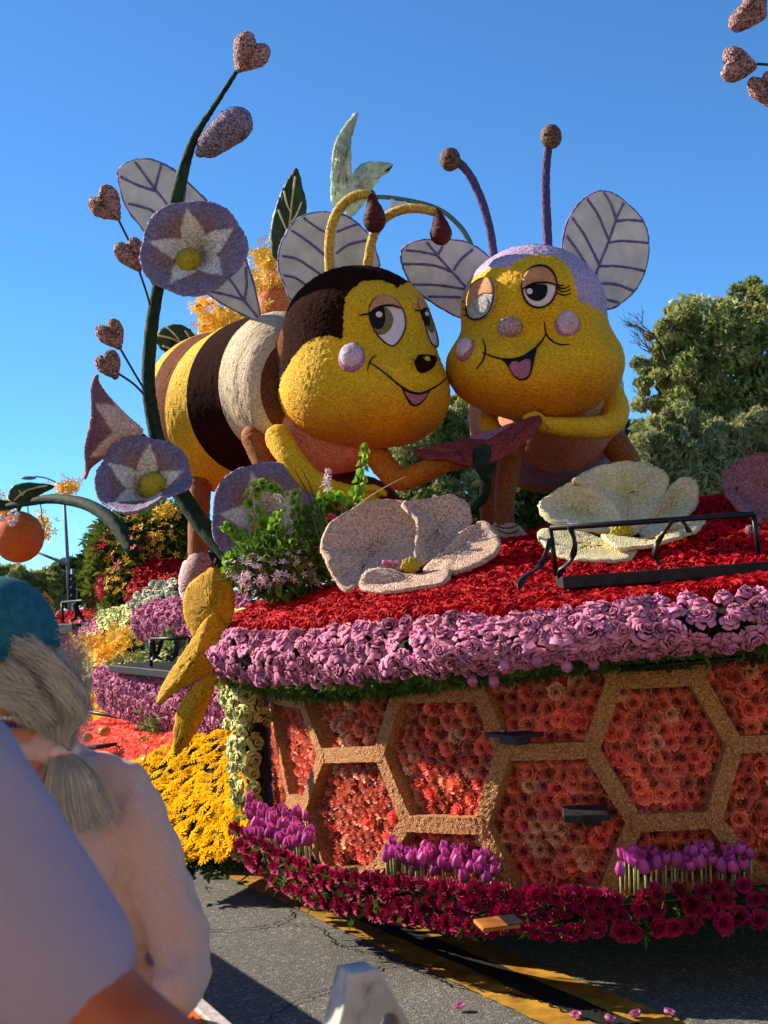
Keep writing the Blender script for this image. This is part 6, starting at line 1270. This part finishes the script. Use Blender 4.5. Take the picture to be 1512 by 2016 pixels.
fleshy('trousers', [('e', hipc, (.2, .15, .16)), ('t', [hipc + Vector((.09, 0, 0)), Vector((hipc.x + .1, hipc.y, .33)), Vector((hipc.x + .1, hipc.y, gz + .12))], [.11, .08, .07]), ('t', [hipc - Vector((.09, 0, 0)), Vector((hipc.x - .1, hipc.y, .33)), Vector((hipc.x - .1, hipc.y, gz + .12))], [.11, .08, .07])], mat('olive_cloth', '4c4c40', '5c5c4e', scale=60, rough=.9), wm, .014)
for sx in (-.1, .1): fleshy('shoe', [('t', [Vector((hipc.x + sx, hipc.y - .03, gz + .045)), Vector((hipc.x + sx - .03, hipc.y + .16, gz + .035))], [.045, .035])], M['blackmetal'], wm, .01)
# cap: dome, band strap and brim
cap = mat('teal_cap', '17505c', '226472', scale=70, rough=.85, bump=.25, bdist=.002)
cc_ = Q(2, 1262, 2.3); V = []; nn_, mm_ = 40, 16
for j in range(mm_ + 1):
    ph = (math.pi / 2 + .12) * j / mm_
    for i in range(nn_):
        a = 2 * math.pi * i / nn_; V.append(cc_ + Vector((.092 * math.sin(ph) * math.cos(a), .108 * math.sin(ph) * math.sin(a), .105 * math.cos(ph) + .0)))
o = mo('cap', V, [(j * nn_ + i, j * nn_ + (i + 1) % nn_, (j + 1) * nn_ + (i + 1) % nn_, (j + 1) * nn_ + i) for j in range(mm_) for i in range(nn_)], cap, wm); o.modifiers.new('s', 'SOLIDIFY').thickness = .004
mb = MB(); mb.tube([cc_ + Vector((.095 * math.cos(a), .111 * math.sin(a), -.014)) for a in [2 * math.pi * k / 36 for k in range(37)]], .004, 6, caps=False); mb.build('cap_band', cap, o)
mb = MB(); pts = [Q(-40, 1290, 2.2), Q(0, 1284, 2.2), Q(38, 1282, 2.24), Q(60, 1272, 2.3)]; mb.tube(pts, [.013, .013, .011, .008], 8, sub=4); mb.build('cap_strap', cap, o)
V = [];
for j in range(5):
    for i in range(11):
        a = math.radians(205 - 50 + 10 * i * 1.0); r_ = .095 + .07 * j / 4 * math.sin(math.pi * (i + .5) / 11) ** .5; V.append(cc_ + Vector((r_ * math.cos(a + .6), r_ * 1.1 * math.sin(a + .6), -.01 - .02 * j / 4)))
o2 = mo('cap_brim', V, [(j * 11 + i, j * 11 + i + 1, (j + 1) * 11 + i + 1, (j + 1) * 11 + i) for j in range(4) for i in range(10)], cap, o); o2.modifiers.new('s', 'SOLIDIFY').thickness = .004
# hair: volume of strands drawn back to the tie and hanging as a ponytail
hv, hf, hc = [], [], []; rh = np.random.default_rng(4)
def strand(pts, wv, tone):
    q = catmull([tuple(p) for p in pts], 5); n = len(q); b = len(hv); side = np.array(_r) * math.cos(tone * 9) + np.array(_u) * math.sin(tone * 9)
    for i, p in enumerate(q):
        w2 = wv * (1 - .55 * i / n); T = np.array(q[min(i + 1, n - 1)]) - np.array(q[max(i - 1, 0)]); s_ = np.cross(T, np.array(_f) + rh.normal(0, .05, 3)); s_ /= np.linalg.norm(s_) + 1e-9
        hv.append(tuple(np.array(p) - s_ * w2)); hv.append(tuple(np.array(p) + s_ * w2)); t_c = np.array([.56, .53, .50]) * (1 - abs(tone)) + (np.array([.72, .62, .5]) if tone > 0 else np.array([.26, .28, .32])) * abs(tone); hc.extend([t_c, t_c])
    hf.extend([(b + 2 * i, b + 2 * i + 1, b + 2 * i + 3, b + 2 * i + 2) for i in range(n - 1)])
for k in range(5200):
    a = rh.uniform(0, 1); rr_ = rh.uniform(.0, 1) ** .6; tone = float(np.clip(rh.normal(0, .4) + .5 * math.sin(a * 23 + 1), -1, 1)); dd = rh.uniform(-.09, .07)
    x0 = -30 + 108 * a; y0 = 1240 + 60 * rh.uniform(0, 1) + 6 * a; bx_ = 40 + 125 * rr_ + rh.normal(0, 6); by_ = 1285 + 105 * rr_ + 28 * rh.uniform(-1, 1)
    d0 = D + dd * (1 if a < .9 else .5); s_in = 1
    if k % 4 == 0: x0 = rh.uniform(-60, 20); y0 = rh.uniform(1285, 1385); d0 = D - .115 + rh.uniform(0, .04); bx_ = rh.uniform(30, 110); by_ = rh.uniform(1370, 1430)
    strand([P(x0, y0, d0), P((x0 + bx_) / 2 + 10, (y0 + by_) / 2 - 8, d0 - .02), P(bx_, by_, D - .03 + dd * .8), P(118 + (bx_ - 118) * .45, 1430 + rh.normal(0, 8), D - .02 + dd * .35), P(122 + rh.normal(0, 8), 1475, D - .02 + dd * .12)], rh.uniform(.0003, .0008), tone)
for k in range(260):   # flyaway strands
    x0 = rh.uniform(60, 150); y0 = rh.uniform(1230, 1400); tone = rh.uniform(-.4, 1)
    strand([P(x0, y0, D + rh.uniform(-.06, .06)), P(x0 + rh.uniform(15, 40), y0 + rh.uniform(-10, 40), D), P(150 + rh.uniform(-20, 35), y0 + 80, D), P(125 + rh.normal(0, 14), 1460 + rh.normal(0, 12), D - .02)], .0004, tone)
for k in range(3000):
    tone = rh.uniform(-1, 1); sx = rh.normal(0, 1); L_ = rh.uniform(.6, 1.0); dd = rh.uniform(-.035, .02)
    strand([P(122 + sx * 5, 1478, D - .02 + dd * .3), P(140 + sx * 17, 1520, D - .05 + dd), P(150 + sx * 24, 1520 + 70 * L_, D - .06 + dd), P(158 + sx * 27 + rh.normal(0, 5), 1520 + 120 * L_, D - .06 + dd)], rh.uniform(.0003, .0008), tone)
ho = mo('hair', hv, hf, mat('grey_blonde_hair', 'e6dfd6', 'fffaf2', scale=20, rough=.45, attr=True, trans=.15), wm, col=hc)
# under-volume so the hair mass is not see-through
fleshy('hair_volume', [('e', Q(30, 1320, 2.31), (.075, .085, .085)), ('e', Q(92, 1350, 2.3), (.052, .06, .075)), ('e', Q(112, 1415, 2.29), (.03, .035, .045)), ('t', [Q(122, 1480, 2.29), Q(142, 1530, 2.25), Q(152, 1590, 2.24)], [.014, .028, .018])], mat('hair_under', '8c8074', 'aca090', scale=40, rough=.6), ho, .01, 4)
mb = MB(); c = Q(122, 1478, 2.28)
mb.tube([c + (_r * math.cos(a) + _f * math.sin(a)) * .021 + _u * .004 * math.sin(3 * a) for a in [2 * math.pi * k / 20 for k in range(21)]], [.008 + .003 * math.sin(k) for k in range(21)], 8, caps=False); mb.build('hair_tie', mat('pink_hair_tie', 'c8a0a0', 'dcb8b4', scale=60, rough=.8), wm)
nk = thing('necklace', 'blue and pearl bead necklace at the nape of the woman in the cap', 'necklace', tuple(Q(30, 1425)))
for row, (y, m_, n) in enumerate([(1412, mat('pearl', 'c8c4bc', 'dcd8d0', rough=.25), 9), (1426, mat('blue_bead', '1c1c6c', '2c2c90', rough=.2), 8)]):
    for k in range(n):
        mb = MB(); mb.sphere(P(-8 + k * 9.5 * (8 / 8), y + abs(k - 4) * -.6 + 2, 2.225 + abs(k - 4) * .002), .0038 if row == 0 else .0048, 10); mb.build('bead', m_, nk)
def folds(m, sc, dist, stretch):
    t = m.node_tree; N = t.nodes; L = t.links; tc = N.new('ShaderNodeTexCoord'); mp_ = N.new('ShaderNodeMapping'); mp_.inputs['Scale'].default_value = stretch; mp_.inputs['Rotation'].default_value = (0, .5, 0)
    n = N.new('ShaderNodeTexNoise'); n.inputs['Scale'].default_value = sc; n.inputs['Detail'].default_value = 2; n.inputs['Distortion'].default_value = .8; L.new(tc.outputs['Object'], mp_.inputs[0]); L.new(mp_.outputs[0], n.inputs[0])
    b = N.new('ShaderNodeBump'); b.inputs['Strength'].default_value = .8; b.inputs['Distance'].default_value = dist; L.new(n.outputs[0], b.inputs['Height']); bs_ = N['Principled BSDF']
    if bs_.inputs['Normal'].links: L.new(bs_.inputs['Normal'].links[0].from_socket, b.inputs['Normal'])
    L.new(b.outputs[0], bs_.inputs['Normal'])
folds(heather, 3.2, .05, (2.2, 1.2, .55)); folds(lilac, 2.6, .05, (2.0, 1.2, .5))
# near person
D2 = 1.15
pm = thing('person', 'person in lilac short sleeved shirt with bare arm, close in the lower left corner', 'person', tuple(G(-300, 2016)))
def R2(x, y, d=D2): return P(x, y, d)
h2 = R2(-380, 2500, 1.25); h2.z = .75
nearb = [('e', R2(-300, 1000, 1.2), (.08, .1, .12)), ('t', [R2(-300, 1180, 1.2), R2(-300, 1350, 1.2)], [.055, .06]), ('e', R2(-320, 1800, 1.22), (.17, .12, .22)), ('e', h2, (.17, .13, .15)),
    ('t', [h2 + Vector((.09, 0, 0)), Vector((h2.x + .09, h2.y, .3)), Vector((h2.x + .09, h2.y, gz + .08))], [.1, .07, .05]), ('t', [h2 - Vector((.09, 0, 0)), Vector((h2.x - .09, h2.y, .3)), Vector((h2.x - .09, h2.y, gz + .08))], [.1, .07, .05]),
    ('t', [R2(-80, 1560), R2(50, 1800), R2(175, 1990, 1.14), R2(370, 2140, 1.12)], [.045, .045, .05, .044]), ('t', [R2(380, 2130, 1.12), R2(420, 2300, 1.22), R2(430, 2400, 1.35)], [.042, .036, .026]), ('e', R2(430, 2440, 1.4), (.04, .06, .022)),
    ('t', [R2(-560, 1560, 1.25), R2(-650, 1900, 1.25), R2(-640, 2200, 1.3)], [.05, .042, .03])]
for k, fx in enumerate((-26, -9, 8, 24)): nearb.append(('t', [R2(430 + fx * 2.2, 2450, 1.43), R2(432 + fx * 2.6, 2470, 1.48), R2(432 + fx * 2.4, 2500, 1.50)], [.010, .009, .008]))
nearb.append(('t', [R2(380, 2430, 1.38), R2(350, 2440, 1.42)], [.011, .009]))
fleshy('body', nearb, skin2, pm, .011)
o = fleshy('shirt', [('e', R2(-320, 1800, 1.22), (.19, .14, .25)), ('e', R2(-330, 2150, 1.24), (.19, .14, .2)), ('t', [R2(-300, 1450, 1.2), R2(-180, 1490, 1.18), R2(-110, 1560, 1.16)], [.085, .078, .072]), ('t', [R2(-300, 1450, 1.2), R2(-450, 1500, 1.22), R2(-560, 1580, 1.25)], [.085, .078, .07]),
    ('t', [R2(-130, 1520, 1.15), R2(-50, 1640, 1.15), R2(44, 1790, 1.15), R2(104, 1892, 1.15)], [.070, .069, .070, .072]), ('t', [R2(-560, 1580, 1.25), R2(-620, 1800, 1.25)], [.07, .07])], lilac, pm, .008, 8, [(.09, .010)])
fleshy('trousers', [('e', h2, (.19, .15, .17)), ('t', [h2 + Vector((.09, 0, 0)), Vector((h2.x + .09, h2.y, .3)), Vector((h2.x + .09, h2.y, gz + .1))], [.115, .085, .075]), ('t', [h2 - Vector((.09, 0, 0)), Vector((h2.x - .09, h2.y, .3)), Vector((h2.x - .09, h2.y, gz + .1))], [.115, .085, .075])], mat('dark_jeans', '20283a', '2c3448', scale=60), pm, .014)
for sx in (-.09, .09): fleshy('shoe', [('t', [Vector((h2.x + sx, h2.y - .02, gz + .045)), Vector((h2.x + sx, h2.y + .17, gz + .035))], [.045, .038])], M['blackmetal'], pm, .01)
